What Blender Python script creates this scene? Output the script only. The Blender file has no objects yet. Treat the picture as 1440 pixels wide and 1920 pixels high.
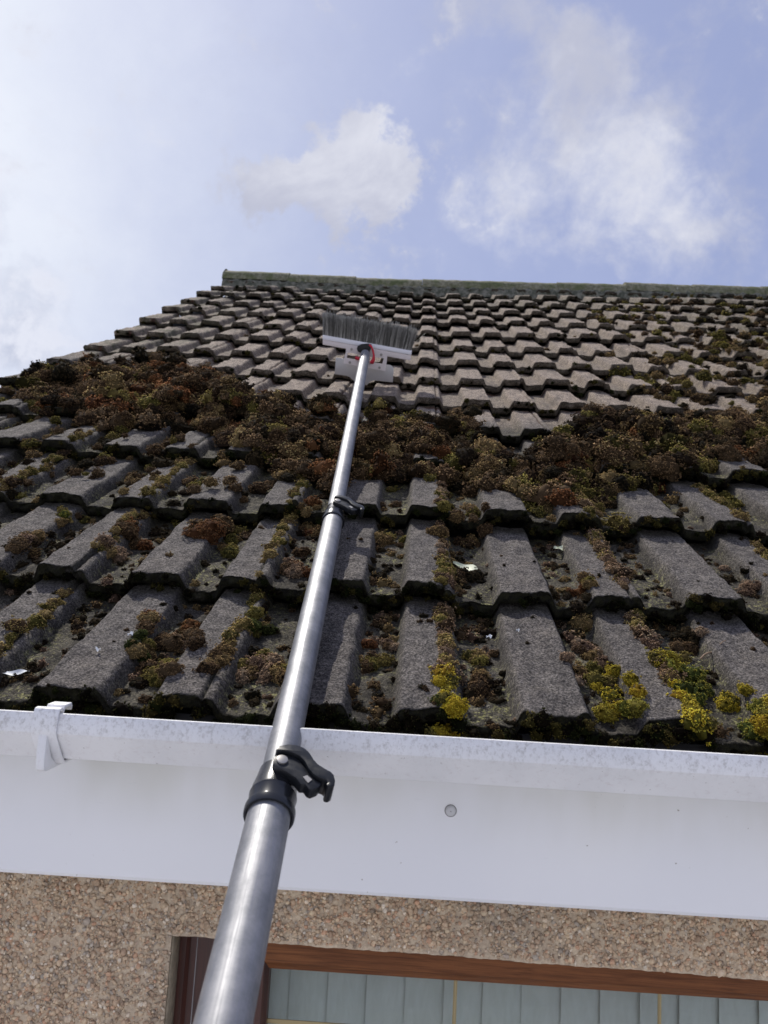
import bpy, math, random
import numpy as np
from mathutils import Vector, Matrix
rng = np.random.default_rng(11)
random.seed(5)
D2R = math.radians
C = bpy.context.scene.collection
scene = bpy.context.scene

# ------------------------------------------------------------------ camera
BETA = D2R(30.0)                       # roof pitch
W = np.array([[1, 0, 0], [0, math.cos(BETA), -math.sin(BETA)], [0, math.sin(BETA), math.cos(BETA)]])
EAVE_Z = 2.75                          # height of the eave tiles above the ground
def rotm(a, b, c):
    ca, sa, cb, sb, cc, sc = math.cos(a), math.sin(a), math.cos(b), math.sin(b), math.cos(c), math.sin(c)
    return (np.array([[cc, -sc, 0], [sc, cc, 0], [0, 0, 1]]) @ np.array([[cb, 0, sb], [0, 1, 0], [-sb, 0, cb]])
            @ np.array([[1, 0, 0], [0, ca, -sa], [0, sa, ca]]))
RC = rotm(0.388964, 0.0380835, 0.0508842) @ np.array([[1, 0, 0], [0, 0, -1], [0, 1, 0]])   # plane frame -> camera rows
CP = np.array([0.003, -0.768983, 0.570524])         # camera in the roof plane's frame
F = 1439.3
RW = RC @ W.T
CW = W @ CP + np.array([0, 0, EAVE_Z])
camd = bpy.data.cameras.new('camera')
cam = bpy.data.objects.new('camera', camd)
C.objects.link(cam)
M = Matrix.Identity(4)
for i in range(3):
    M[i][0], M[i][1], M[i][2], M[i][3] = RW[0][i], -RW[1][i], -RW[2][i], CW[i]
cam.matrix_world = M
camd.sensor_fit = 'HORIZONTAL'
camd.sensor_width = 36
camd.lens = 36 * F / 1440
camd.clip_start = 0.02
camd.clip_end = 5000
camd.dof.use_dof = True
camd.dof.focus_distance = 1.25
camd.dof.aperture_fstop = 13
scene.camera = cam

# ------------------------------------------------------------------ world, sun, exposure
SUN_AZ, SUN_EL = D2R(-33), D2R(54)     # azimuth from +Y (into the house), negative to the left
sdir = Vector((math.sin(SUN_AZ) * math.cos(SUN_EL), math.cos(SUN_AZ) * math.cos(SUN_EL), math.sin(SUN_EL)))
world = bpy.data.worlds.new('World')
scene.world = world
world.use_nodes = True
scene.view_settings.view_transform = 'Standard'
scene.view_settings.look = 'None'
scene.view_settings.exposure = 0.0
scene.view_settings.gamma = 1.0

class NT:
    def __init__(s, tree):
        s.t = tree
        s.n = tree.nodes
        s.l = tree.links
    def add(s, kind, **kw):
        n = s.n.new(kind)
        for k, v in kw.items():
            setattr(n, k, v)
        return n
    def put(s, sock, v):
        if v is None:
            return
        if isinstance(v, bpy.types.NodeSocket):
            s.l.new(v, sock)
        else:
            sock.default_value = v
    def math(s, op, a, b=None, c=None, clamp=False):
        n = s.add('ShaderNodeMath', operation=op, use_clamp=clamp)
        s.put(n.inputs[0], a); s.put(n.inputs[1], b); s.put(n.inputs[2], c)
        return n.outputs[0]
    def vmath(s, op, a, b=None, scale=None):
        n = s.add('ShaderNodeVectorMath', operation=op)
        s.put(n.inputs[0], a); s.put(n.inputs[1], b)
        if scale is not None:
            s.put(n.inputs['Scale'], scale)
        return n.outputs['Value'] if op in ('DOT_PRODUCT', 'LENGTH', 'DISTANCE') else n.outputs['Vector']
    def mix(s, f, a, b, mode='MIX'):
        n = s.add('ShaderNodeMix', data_type='RGBA', blend_type=mode)
        s.put(n.inputs[0], f)
        for sock, v in ((n.inputs[6], a), (n.inputs[7], b)):
            s.put(sock, v if isinstance(v, bpy.types.NodeSocket) else (*v[:3], 1))
        return n.outputs[2]
    def noise(s, vec, scale, detail=4, rough=0.55, dist=0.0, out=0):
        n = s.add('ShaderNodeTexNoise')
        if vec is not None:
            s.l.new(vec, n.inputs['Vector'])
        n.inputs['Scale'].default_value = scale
        n.inputs['Detail'].default_value = detail
        n.inputs['Roughness'].default_value = rough
        n.inputs['Distortion'].default_value = dist
        return n.outputs[out]
    def ramp(s, v, lo, hi, a=0.0, b=1.0):
        n = s.add('ShaderNodeMapRange', interpolation_type='SMOOTHSTEP')
        s.put(n.inputs[0], v)
        n.inputs[1].default_value, n.inputs[2].default_value = lo, hi
        n.inputs[3].default_value, n.inputs[4].default_value = a, b
        return n.outputs[0]

def ray(px, py):
    """direction in the world of a point measured on the photograph"""
    q = np.array([(px - 720) / F, (py - 960) / F, 1.0])
    d = RW.T @ q
    return d

w = NT(world.node_tree)
w.n.clear()
out = w.add('ShaderNodeOutputWorld')
bg = w.add('ShaderNodeBackground')
bg.inputs['Strength'].default_value = 0.1
w.l.new(bg.outputs[0], out.inputs[0])
sky = w.add('ShaderNodeTexSky', sky_type='NISHITA', sun_disc=False)
sky.sun_elevation = SUN_EL
sky.sun_rotation = SUN_AZ
sky.air_density = 1.0
sky.dust_density = 1.5
sky.ozone_density = 2.5
tc = w.add('ShaderNodeTexCoord')
dirv = w.vmath('NORMALIZE', tc.outputs['Generated'])
# flat chart of the sky round a fixed direction over the ridge
fw = Vector(ray(720, 300)).normalized()
rt = Vector((1, 0, 0)); rt = (rt - fw * rt.dot(fw)).normalized()
up = rt.cross(fw) * 1.0
if up.z < 0: up = -up
def chart(px, py):
    d = Vector(ray(px, py)); return d.dot(rt) / d.dot(fw), d.dot(up) / d.dot(fw)
df = w.math('MAXIMUM', w.vmath('DOT_PRODUCT', dirv, tuple(fw)), 0.05)
U = w.math('DIVIDE', w.vmath('DOT_PRODUCT', dirv, tuple(rt)), df)
V = w.math('DIVIDE', w.vmath('DOT_PRODUCT', dirv, tuple(up)), df)
nz = w.noise(dirv, 7.0, 8, 0.62, 0.3, 1)
nzv = w.vmath('SUBTRACT', nz, (0.5, 0.5, 0.5))
nz2 = w.vmath('SUBTRACT', w.noise(dirv, 24.0, 6, 0.6, 0.0, 1), (0.5, 0.5, 0.5))
nzv = w.vmath('ADD', nzv, w.vmath('MULTIPLY', nz2, (0.45, 0.45, 0.45)))
sep = w.add('ShaderNodeSeparateXYZ'); w.l.new(nzv, sep.inputs[0])
U2 = w.math('ADD', U, w.math('MULTIPLY', sep.outputs[0], 0.16))
V2 = w.math('ADD', V, w.math('MULTIPLY', sep.outputs[1], 0.16))
def blobs(lst):
    acc = None
    for (px, py, rx, ry, wt) in lst:
        cx, cy = chart(px, py)
        a = w.math('DIVIDE', w.math('SUBTRACT', U2, cx), rx / F)
        b = w.math('DIVIDE', w.math('SUBTRACT', V2, cy), ry / F)
        d2 = w.math('ADD', w.math('MULTIPLY', a, a), w.math('MULTIPLY', b, b))
        g = w.math('MULTIPLY', w.math('EXPONENT', w.math('MULTIPLY', d2, -1.0)), wt)
        acc = g if acc is None else w.math('ADD', acc, g)
    return acc
fine = w.noise(dirv, 16, 7, 0.6, 0.2)
mid = w.noise(dirv, 5, 6, 0.6, 0.4)
c1 = blobs([(545, 320, 75, 55, 1.0), (710, 285, 80, 65, 1.2), (640, 365, 150, 75, .8), (620, 430, 70, 35, .4), (735, 370, 80, 60, .6), (500, 340, 45, 30, .5)])
c2 = blobs([(1080, 60, 90, 80, .8), (930, 10, 100, 50, .6), (1090, 190, 130, 110, .8), (1190, 290, 130, 100, .7), (930, 320, 70, 70, .8),
            (1120, 400, 190, 80, .7), (1350, 430, 90, 50, .7), (1400, 230, 70, 90, .25), (1320, 20, 150, 40, .25)])
c3 = blobs([(40, 655, 130, 60, .9), (60, 560, 90, 60, .5), (-250, 400, 300, 200, 1.0), (1800, 200, 250, 160, .8), (-500, -300, 500, 300, .8)])
fine2 = w.noise(dirv, 42, 6, 0.62, 0.3)
thr = w.math('ADD', w.math('MULTIPLY_ADD', w.math('SUBTRACT', fine, 0.5), 2.3, -0.30), w.math('MULTIPLY', w.math('SUBTRACT', fine2, 0.5), 0.7))
m1 = w.ramp(w.math('ADD', c1, thr), 0.0, 0.62)
m2 = w.ramp(w.math('ADD', c2, thr), -0.28, 1.25)
m3 = w.ramp(w.math('ADD', c3, thr), 0.0, 0.9)
veil = w.ramp(mid, 0.35, 0.75)
glow = blobs([(-160, 220, 560, 760, 1.15)])
K = 10.0
skyc = sky.outputs[0]
haze = w.mix(0.78, skyc, (0.37 * K, 0.425 * K, 0.69 * K))
haze = w.mix(w.math('MULTIPLY', glow, 0.82, clamp=True), haze, (0.90 * K, 0.94 * K, 1.02 * K))
haze = w.mix(w.math('MULTIPLY', veil, 0.16), haze, (0.56 * K, 0.61 * K, 0.84 * K))
cs = w.mix(w.ramp(mid, 0.4, 0.7), (0.53 * K, 0.55 * K, 0.67 * K), (0.76 * K, 0.775 * K, 0.86 * K))
haze = w.mix(w.math('MULTIPLY', m1, 0.95), haze, cs)
haze = w.mix(w.math('MULTIPLY', m2, 0.92), haze, cs)
haze = w.mix(w.math('MULTIPLY', m3, 0.7), haze, w.mix(w.ramp(fine, .4, .6), (0.45 * K, 0.49 * K, 0.64 * K), (0.8 * K, 0.82 * K, 0.92 * K)))
# unseen bright bank added to the sky behind the camera to light the fascia
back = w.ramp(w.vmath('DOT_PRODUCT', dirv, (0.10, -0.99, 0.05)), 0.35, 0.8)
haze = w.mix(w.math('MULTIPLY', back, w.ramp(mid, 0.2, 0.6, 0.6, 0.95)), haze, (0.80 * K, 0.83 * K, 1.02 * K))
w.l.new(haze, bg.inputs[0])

sd = bpy.data.lights.new('sun', 'SUN')
sd.energy = 5.0
sd.angle = D2R(0.6)
sd.color = (1.0, 0.95, 0.87)
sun = bpy.data.objects.new('sun', sd)
C.objects.link(sun)
sun.rotation_euler = sdir.to_track_quat('Z', 'Y').to_euler()

# ------------------------------------------------------------------ helpers
def mat(name, base=(0.5, 0.5, 0.5), rough=0.6, metal=0.0, spec=0.5):
    m = bpy.data.materials.new(name)
    m.use_nodes = True
    b = m.node_tree.nodes['Principled BSDF']
    b.inputs['Base Color'].default_value = (*base, 1)
    b.inputs['Roughness'].default_value = rough
    b.inputs['Metallic'].default_value = metal
    b.inputs['Specular IOR Level'].default_value = spec
    return m, NT(m.node_tree), b

def bump(nt, b, h, strength=0.5, dist=0.002, prev=None):
    n = nt.add('ShaderNodeBump')
    n.inputs['Strength'].default_value = strength
    n.inputs['Distance'].default_value = dist
    nt.put(n.inputs['Height'], h)
    if prev is not None:
        nt.l.new(prev, n.inputs['Normal'])
    nt.l.new(n.outputs[0], b.inputs['Normal'])
    return n.outputs[0]

class Acc:
    """collects vertices and faces of one mesh"""
    def __init__(s):
        s.v, s.f, s.c, s.n = [], [], [], 0
    def add(s, v, f, col=None):
        v = np.asarray(v, float)
        f = np.asarray(f, int)
        s.v.append(v); s.f.append(f + s.n)
        if col is None: col = (1, 1, 1)
        col = np.asarray(col, float)
        if col.ndim == 1: col = np.tile(col, (len(v), 1))
        s.c.append(col)
        s.n += len(v)
    def box(s, lo, hi, bev=0.0):
        x0, y0, z0 = lo; x1, y1, z1 = hi
        v = [(x, y, z) for x in (x0, x1) for y in (y0, y1) for z in (z0, z1)]
        s.add(v, [(0, 1, 3, 2), (4, 6, 7, 5), (0, 4, 5, 1), (2, 3, 7, 6), (0, 2, 6, 4), (1, 5, 7, 3)])
    def tube(s, path, rad, seg=24, cap=True):
        path = np.asarray(path, float); n = len(path)
        rad = np.full(n, rad) if np.isscalar(rad) else np.asarray(rad, float)
        t = np.gradient(path, axis=0)
        t /= np.linalg.norm(t, axis=1)[:, None] + 1e-12
        ref = np.array([0, 0, 1.0]) if abs(t[0][2]) < 0.9 else np.array([1.0, 0, 0])
        vs = []
        for i in range(n):
            a = np.cross(t[i], ref); a /= np.linalg.norm(a)
            b = np.cross(t[i], a)
            for k in range(seg):
                th = 2 * math.pi * k / seg
                vs.append(path[i] + rad[i] * (a * math.cos(th) + b * math.sin(th)))
        fs = [(i * seg + k, i * seg + (k + 1) % seg, (i + 1) * seg + (k + 1) % seg, (i + 1) * seg + k) for i in range(n - 1) for k in range(seg)]
        s.add(vs, fs)
        if cap:
            for i, fl in ((0, 1), (n - 1, -1)):
                ring = np.array(vs[i * seg:(i + 1) * seg])
                c = ring.mean(0)
                s.add(np.vstack([ring, c]), [((k, (k + 1) % seg, seg) if fl < 0 else ((k + 1) % seg, k, seg)) for k in range(seg)])
    def prism(s, outline, axes, org, d0, d1):
        """closed 2D outline in axes[0], axes[1] extruded along axes[2] from d0 to d1; ends filled"""
        o = np.asarray(outline, float); n = len(o)
        A, B, Cx = [np.asarray(a, float) for a in axes]
        base = np.asarray(org, float) + o[:, :1] * A + o[:, 1:] * B
        v = np.vstack([base + d0 * Cx, base + d1 * Cx])
        s.add(v, [(i, (i + 1) % n, n + (i + 1) % n, n + i) for i in range(n)])
        from mathutils.geometry import tessellate_polygon
        tri = tessellate_polygon([[Vector((p[0], p[1], 0)) for p in o]])
        s.add(v[:n], [tuple(t) for t in tri])
        s.add(v[n:], [tuple(t[::-1]) for t in tri])
    def build(s, name, material, parent=None, smooth=False, attr=False, matrix=None, auto=None, bevel=None):
        me = bpy.data.meshes.new(name)
        V_ = np.vstack(s.v)
        flat = []; starts = []; pos = 0
        for f in s.f:
            if len(f) == 0: continue
            k = f.shape[1]
            flat.append(f.ravel())
            starts.append(pos + np.arange(len(f)) * k)
            pos += f.size
        flat = np.concatenate(flat); starts = np.concatenate(starts)
        me.vertices.add(len(V_)); me.vertices.foreach_set('co', V_.ravel())
        me.loops.add(len(flat)); me.loops.foreach_set('vertex_index', flat.astype(np.int32))
        me.polygons.add(len(starts)); me.polygons.foreach_set('loop_start', starts.astype(np.int32))
        me.update(calc_edges=True)
        if smooth:
            me.polygons.foreach_set('use_smooth', np.ones(len(starts), bool))
        if attr:
            cc = np.vstack(s.c)
            a = me.color_attributes.new('Col', 'FLOAT_COLOR', 'POINT')
            a.data.foreach_set('color', np.hstack([cc, np.ones((len(cc), 1))]).ravel())
        me.materials.append(material)
        ob = bpy.data.objects.new(name, me)
        C.objects.link(ob)
        if auto is not None or bevel is not None:
            import bmesh
            bm = bmesh.new(); bm.from_mesh(me)
            bmesh.ops.remove_doubles(bm, verts=bm.verts, dist=1e-5)
            bmesh.ops.recalc_face_normals(bm, faces=bm.faces)
            if bevel:
                bmesh.ops.bevel(bm, geom=[e for e in bm.edges if len(e.link_faces) == 2 and e.calc_face_angle(0) > 0.6], offset=bevel, segments=2, affect='EDGES', profile=0.5, clamp_overlap=True)
            for f_ in bm.faces: f_.smooth = True
            for e in bm.edges:
                if len(e.link_faces) == 2 and e.calc_face_angle(0) > (auto or 0.7): e.smooth = False
            bm.to_mesh(me); bm.free()
        if parent is not None:
            ob.parent = parent
            ob.matrix_parent_inverse = parent.matrix_world.inverted()
        return ob

def tag(o, label=None, cat=None, group=None, kind=None):
    if label: o['label'] = label
    if cat: o['category'] = cat
    if group: o['group'] = group
    if kind: o['kind'] = kind
    return o

def empty(name, loc, label, cat, group=None):
    o = bpy.data.objects.new(name, None)
    o.empty_display_size = 0.05
    C.objects.link(o)
    o.location = loc
    o.matrix_world = Matrix.Translation(loc)
    return tag(o, label, cat, group)

def at_y(px, py, y):
    """point on the vertical plane world y under a measured point of the photograph"""
    d = ray(px, py)
    return CW + d * ((y - CW[1]) / d[1])
def at_z(px, py, depth):
    return CW + ray(px, py) * depth

# ------------------------------------------------------------------ roof surface
G = 0.324399          # gauge (exposed length of a tile)
P = 0.15              # pitch of the rolls
STEP = 0.032
RH = 0.025            # roll height
NROW = 15
K0, K1 = -9, 24       # first and last roll
def sm(a, b, x):
    t = np.clip((x - a) / (b - a), 0, 1)
    return t * t * (3 - 2 * t)
def sagf(X, Vv):
    m = Vv / G
    return (0.020 * sm(8, 13, m) + 0.040 * np.clip(X / P / 15, 0, 1.3) * np.clip(m / 13, 0, 1.2) ** 1.5
            - 0.013 * np.exp(-((m - 6.2) / 2.3) ** 2) + 0.006 * np.exp(-((m - 2) / 1.5) ** 2) * np.clip(X / P / 4, 0, 1))
def prof(X):
    """height of the tile profile across the roof and seam mask"""
    k = np.floor(X / P + 0.09)
    u = X / P - k + 0.0        # -0.09 .. 0.91 from the left edge of the flat
    up_ = sm(-0.085, 0.008, u) ** 0.8
    even = (np.mod(k, 2) == 0)
    ue = u + 0.06 * even * (u > 0.2)
    dn = (1 - sm(0.500, 0.600, ue)) ** 0.8
    h = up_ * dn
    seam = np.where(even, np.exp(-((u - 0.375) / 0.016) ** 2), 0)
    h = h + np.where(even & (u > 0.375), -0.10 * dn, 0)
    return -RH + RH * h, seam, u, k
_r = np.random.default_rng(3)
_wv = [(_r.normal(size=2) * s, _r.uniform(0, 6.28), a) for s, a in ((30, .0007), (30, .0007), (70, .0006), (70, .0006), (140, .0004), (140, .0004), (260, .00030), (260, .0003)) for _ in range(2)]
def rough(X, Y):
    h = 0
    for (kx, ky), ph, a in _wv:
        h = h + a * np.sin(kx * X + ky * Y + ph + 1.3 * np.sin(ky * 0.7 * X - kx * 0.6 * Y))
    return h
_jit = np.random.default_rng(8).normal(size=(60, 80, 3))
def tile_id(X, Vv):
    return (np.floor((X / P - 0.375) / 2).astype(int) + 20) % 60, np.clip(np.floor(Vv / G).astype(int), 0, 79)
def surf(X, Vv, row=None):
    """normal offset of the tile surface (top)"""
    r = np.floor(Vv / G) if row is None else row
    s = Vv / G - r
    p, seam, u, k = prof(X)
    ti, tj = tile_id(X, (r + 0.5) * G + 0 * Vv)
    j = _jit[ti, tj]
    return p - 0.0045 * seam - STEP * s + sagf(X, Vv) + 0.0028 * j[..., 0] + 0.0025 * j[..., 1] * (s - 0.5) + rough(X, Vv)
def PW(X, Vv, N):
    """roof frame -> world"""
    q = np.stack([X + 0 * N, Vv + 0 * N, N], -1) @ W.T
    q[..., 2] += EAVE_Z
    return q
def px2roof(px, py, n=-0.01):
    d = RC.T @ np.array([(px - 720) / F, (py - 960) / F, 1.0])
    t = (n - CP[2]) / d[2]
    q = CP + t * d
    return q[0], q[1]

m_tile, nt, b = mat('roof_tile_concrete', rough=0.92, spec=0.25)
tcn = nt.add('ShaderNodeTexCoord').outputs['Object']
at = nt.add('ShaderNodeAttribute', attribute_name='Col')
sc = nt.add('ShaderNodeSeparateColor'); nt.l.new(at.outputs['Color'], sc.inputs[0])
clean, vall, face = sc.outputs
n1 = nt.noise(tcn, 9, 6, 0.6)
n2 = nt.noise(tcn, 60, 5, 0.65)
n3 = nt.noise(tcn, 320, 4, 0.75)
n4 = nt.noise(tcn, 22, 6, 0.7, 0.6)
vor = nt.add('ShaderNodeTexVoronoi'); nt.l.new(tcn, vor.inputs['Vector']); vor.inputs['Scale'].default_value = 330
dark = nt.mix(nt.ramp(n2, 0.3, 0.75), (0.092, 0.082, 0.078), (0.205, 0.186, 0.172))
lite = nt.mix(nt.ramp(n2, 0.3, 0.75), (0.225, 0.178, 0.142), (0.44, 0.362, 0.295))
colr = nt.mix(nt.math('ADD', clean, nt.math('MULTIPLY', nt.math('SUBTRACT', n1, 0.5), 0.5), clamp=True), dark, lite)
# dirty valleys with yellow green lichen
vd = nt.mix(nt.ramp(n4, 0.40, 0.68), (0.030, 0.026, 0.020), (0.125, 0.112, 0.080))
vd = nt.mix(nt.math('MULTIPLY', nt.ramp(nt.noise(tcn, 130, 4, .7), 0.50, 0.64), nt.ramp(n1, .44, .58)), vd, (0.30, 0.29, 0.12))
colr = nt.mix(nt.math('MULTIPLY', nt.math('MULTIPLY', vall, nt.ramp(n1, 0.15, 0.42)), nt.ramp(clean, 0.9, 0.3, 0.25, 0.95)), colr, vd)
# weathering patches and streaks down the slope
colr = nt.mix(nt.math('MULTIPLY', nt.ramp(nt.noise(nt.vmath('MULTIPLY', tcn, (34, 5, 9)), 1.0, 5, 0.65, 0.5), 0.50, 0.68), 0.45), colr, (0.055, 0.050, 0.050))
colr = nt.mix(nt.math('MULTIPLY', nt.ramp(nt.noise(tcn, 26, 5, 0.7, 0.8), 0.54, 0.66), 0.35), colr, (0.22, 0.195, 0.165))
# aggregate speckle
sp = nt.ramp(n3, 0.38, 0.68)
colr = nt.mix(0.95, colr, nt.mix(sp, (0.12, 0.118, 0.12), (0.88, 0.87, 0.85)), 'OVERLAY')
colr = nt.mix(nt.math('MULTIPLY', nt.ramp(vor.outputs['Distance'], 0.22, 0.08), nt.ramp(nt.noise(tcn, 200, 2), 0.56, 0.62)), colr, (0.42, 0.41, 0.40))
# pale lichen spots and bleached marks
colr = nt.mix(nt.math('MULTIPLY', nt.ramp(nt.noise(tcn, 14, 7, 0.75, 1.0), 0.64, 0.70), 0.55), colr, (0.33, 0.31, 0.25))
# green black growth on the upper courses, strongest towards both ends
sx = nt.add('ShaderNodeSeparateXYZ'); nt.l.new(tcn, sx.inputs[0])
endm = nt.math('MAXIMUM', nt.ramp(sx.outputs[0], 0.9, 2.0), nt.math('MAXIMUM', nt.ramp(sx.outputs[0], -0.7, -1.2), nt.ramp(sx.outputs[1], 3.0, 3.6, 0, .8)))
colr = nt.mix(nt.math('MULTIPLY', nt.math('MULTIPLY', endm, clean), nt.ramp(nt.noise(tcn, 13, 6, .7, .6), .42, .6, 0, .75)), colr, (0.062, 0.064, 0.036))
# moss stained fronts
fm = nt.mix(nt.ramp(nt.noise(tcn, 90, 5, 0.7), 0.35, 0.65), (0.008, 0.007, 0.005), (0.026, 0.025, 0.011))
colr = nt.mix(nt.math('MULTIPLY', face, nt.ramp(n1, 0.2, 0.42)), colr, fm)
nt.l.new(colr, b.inputs['Base Color'])
# rust tinted joints where the moss is gone
rust = nt.mix(nt.ramp(n4, .35, .6), (0.11, 0.04, 0.025), (0.045, 0.035, 0.03))
colr = nt.mix(nt.math('MULTIPLY', nt.math('MULTIPLY', clean, nt.ramp(face, 0.2, 0.42)), nt.ramp(face, 0.52, 0.44)), colr, rust)
nt.l.new(colr, b.inputs['Base Color'])
grit = nt.noise(tcn, 300, 4, 0.75)
bp = bump(nt, b, grit, 1.0, 0.0045)
bp = bump(nt, b, nt.ramp(vor.outputs['Distance'], 0.05, 0.5), 0.5, 0.0016, bp)
bump(nt, b, nt.noise(tcn, 95, 5, 0.75), 0.8, 0.005, bp)

roofA = Acc()
def clean_amt(X, m):
    # bare brushed area above the heap of moss, bounded by a slanting line
    lim = 4.6 + 0.25 * np.sin(X * 3) - 0.5 * np.exp(-((X - 0.35) / 0.35) ** 2) + 1.8 * sm(-0.5, -1.4, X)
    c = sm(-0.7, 0.7, m - lim)
    c = c * (1 - 0.45 * sm(1.3, 2.2, X)) * (1 - 0.25 * sm(9, 13, m))
    return c
for r in range(NROW):
    fine_row = r < 4
    dx = 0.0022 if r < 3 else (0.003 if r < 7 else 0.0045)
    dv = 0.005 if r < 3 else (0.010 if r < 6 else 0.018)
    xs_lo = (K0 - 0.02) * P if r > 1 else -1.35
    xs_hi = K1 * P if r > 5 else 2.2
    xs = np.arange(xs_lo, xs_hi, dx)
    vlen = G * 1.06
    vs_ = np.linspace(0, vlen, int(vlen / dv))
    # tile by tile front edge wobble
    ti, tj = tile_id(xs, np.full_like(xs, (r + .5) * G))
    off = _jit[ti, tj, 2] * 0.0032 + 0.0007 * np.sin(xs * 61 + r) + 0.0008 * np.sin(xs * 173 + 2 * r)
    rows = []
    T = 0.021
    # underside lip, front face rows, rounded nose, then the top surface
    Xg, Vg = np.meshgrid(xs, vs_)
    top = surf(Xg, r * G + Vg, row=r)
    Vt = r * G + Vg + off[None, :] * np.clip(1 - Vg / G, 0, 1)
    nose = [(0.050, -T - .004), (0.004, -T - 0.001), (-0.0005, -T + 0.003), (-0.002, -T * 0.5), (-0.001, -0.0035), (0.0008, -0.0012)]
    pre = []
    for dvv, dn in nose:
        rg = rough(xs * 2.1, np.full_like(xs, r * 3.1 + dn * 60)) * 1.5
        pre.append((xs, r * G + dvv + off + rg * (dn > -T), top[0] + dn))
    Xa = np.vstack([np.stack([q[0] for q in pre]), Xg])
    Va = np.vstack([np.stack([q[1] for q in pre]), Vt])
    Na = np.vstack([np.stack([q[2] for q in pre]), top])
    R_, Cn = Xa.shape
    vv = PW(Xa, Va, Na).reshape(-1, 3)
    idx = np.arange(R_ * Cn).reshape(R_, Cn)
    f = np.stack([idx[:-1, :-1], idx[:-1, 1:], idx[1:, 1:], idx[1:, :-1]], -1).reshape(-1, 4)
    p, seam, u, k = prof(Xa)
    val = 1 - np.clip((p + RH) / RH, 0, 1)
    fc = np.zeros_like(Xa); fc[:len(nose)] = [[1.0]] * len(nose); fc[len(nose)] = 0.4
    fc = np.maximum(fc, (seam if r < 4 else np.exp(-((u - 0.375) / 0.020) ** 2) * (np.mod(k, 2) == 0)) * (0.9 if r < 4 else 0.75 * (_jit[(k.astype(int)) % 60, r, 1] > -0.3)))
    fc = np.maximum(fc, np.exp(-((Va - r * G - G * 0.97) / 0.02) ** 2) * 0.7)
    m = Va / G
    cl = clean_amt(Xa, m)
    fc = fc * (0.25 + 0.75 * sm(K0 * P + .03, K0 * P + .09, Xa)) if r > 5 else fc
    roofA.add(vv, f, np.stack([cl, val, fc * (1 - 0.45 * cl)], -1).reshape(-1, 3))
    # left verge side of the row
    if xs_lo < (K0 + 1) * P:
        ed = np.stack([xs[:1].repeat(len(vs_)), Vt[:, 0], top[:, 0]], -1)
        lo = ed.copy(); lo[:, 2] -= 0.052
        vvv = np.vstack([PW(ed[:, 0], ed[:, 1], ed[:, 2]), PW(lo[:, 0], lo[:, 1], lo[:, 2])])
        n_ = len(vs_)
        roofA.add(vvv, [(i, i + 1, n_ + i + 1, n_ + i) for i in range(n_ - 1)], (0.6, 0, 0.1))

# ------------------------------------------------------------------ the house
XL = K0 * P - 0.02
XR = K1 * P
VR = 14.45 * G                         # ridge line distance up the slope
ridge_w = W @ np.array([0, VR, 0])
FY = 0.035                             # front of the fascia
GL = -0.078                            # gutter lip
WY = 0.115                             # face of the pebble dash
DEP = ridge_w[1]
house = empty('house', (0, WY, 0), 'pebble dashed bungalow with mossy tiled roof, white fascia and gutter', 'house')
roof = roofA.build('roof', m_tile, house, smooth=True, attr=True)
tag(roof, 'grey concrete double roll tiles, mossy below and brushed cleaner above')

# boards under the tiles and the rear slope
m_dark, _, _ = mat('felt_and_gap_dark', (0.02, 0.02, 0.022), 0.9)  # underlay felt, also used for the strip that paints the gutter gap dark
a = Acc()
def slab(x0, x1, v0, v1, n0, n1):
    q = np.array([(x, v_, n) for x in (x0, x1) for v_ in (v0, v1) for n in (n0, n1)])
    a.add(PW(q[:, 0], q[:, 1], q[:, 2]), [(0, 1, 3, 2), (4, 6, 7, 5), (0, 4, 5, 1), (2, 3, 7, 6), (0, 2, 6, 4), (1, 5, 7, 3)])
slab(XL + 0.022, XR, 0.065, VR, -0.110, -0.085)
a.build('roof_underlay', m_dark, house)
a = Acc()
ry, rz = ridge_w[1], ridge_w[2] + EAVE_Z
vb = []
for i, x in enumerate(np.arange(XL, XR, 0.05)):
    hh = 0.02 * (1 if (i % 3) else 0)
    vb += [(x, ry, rz + hh - 0.03), (x, 2 * ry, EAVE_Z + hh - 0.03)]
nb = len(vb) // 2
a.add(vb, [(2 * i, 2 * i + 1, 2 * i + 3, 2 * i + 2) for i in range(nb - 1)], (0.2, 0, 0))
a.build('rear_slope', m_tile, house, attr=True)

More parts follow.
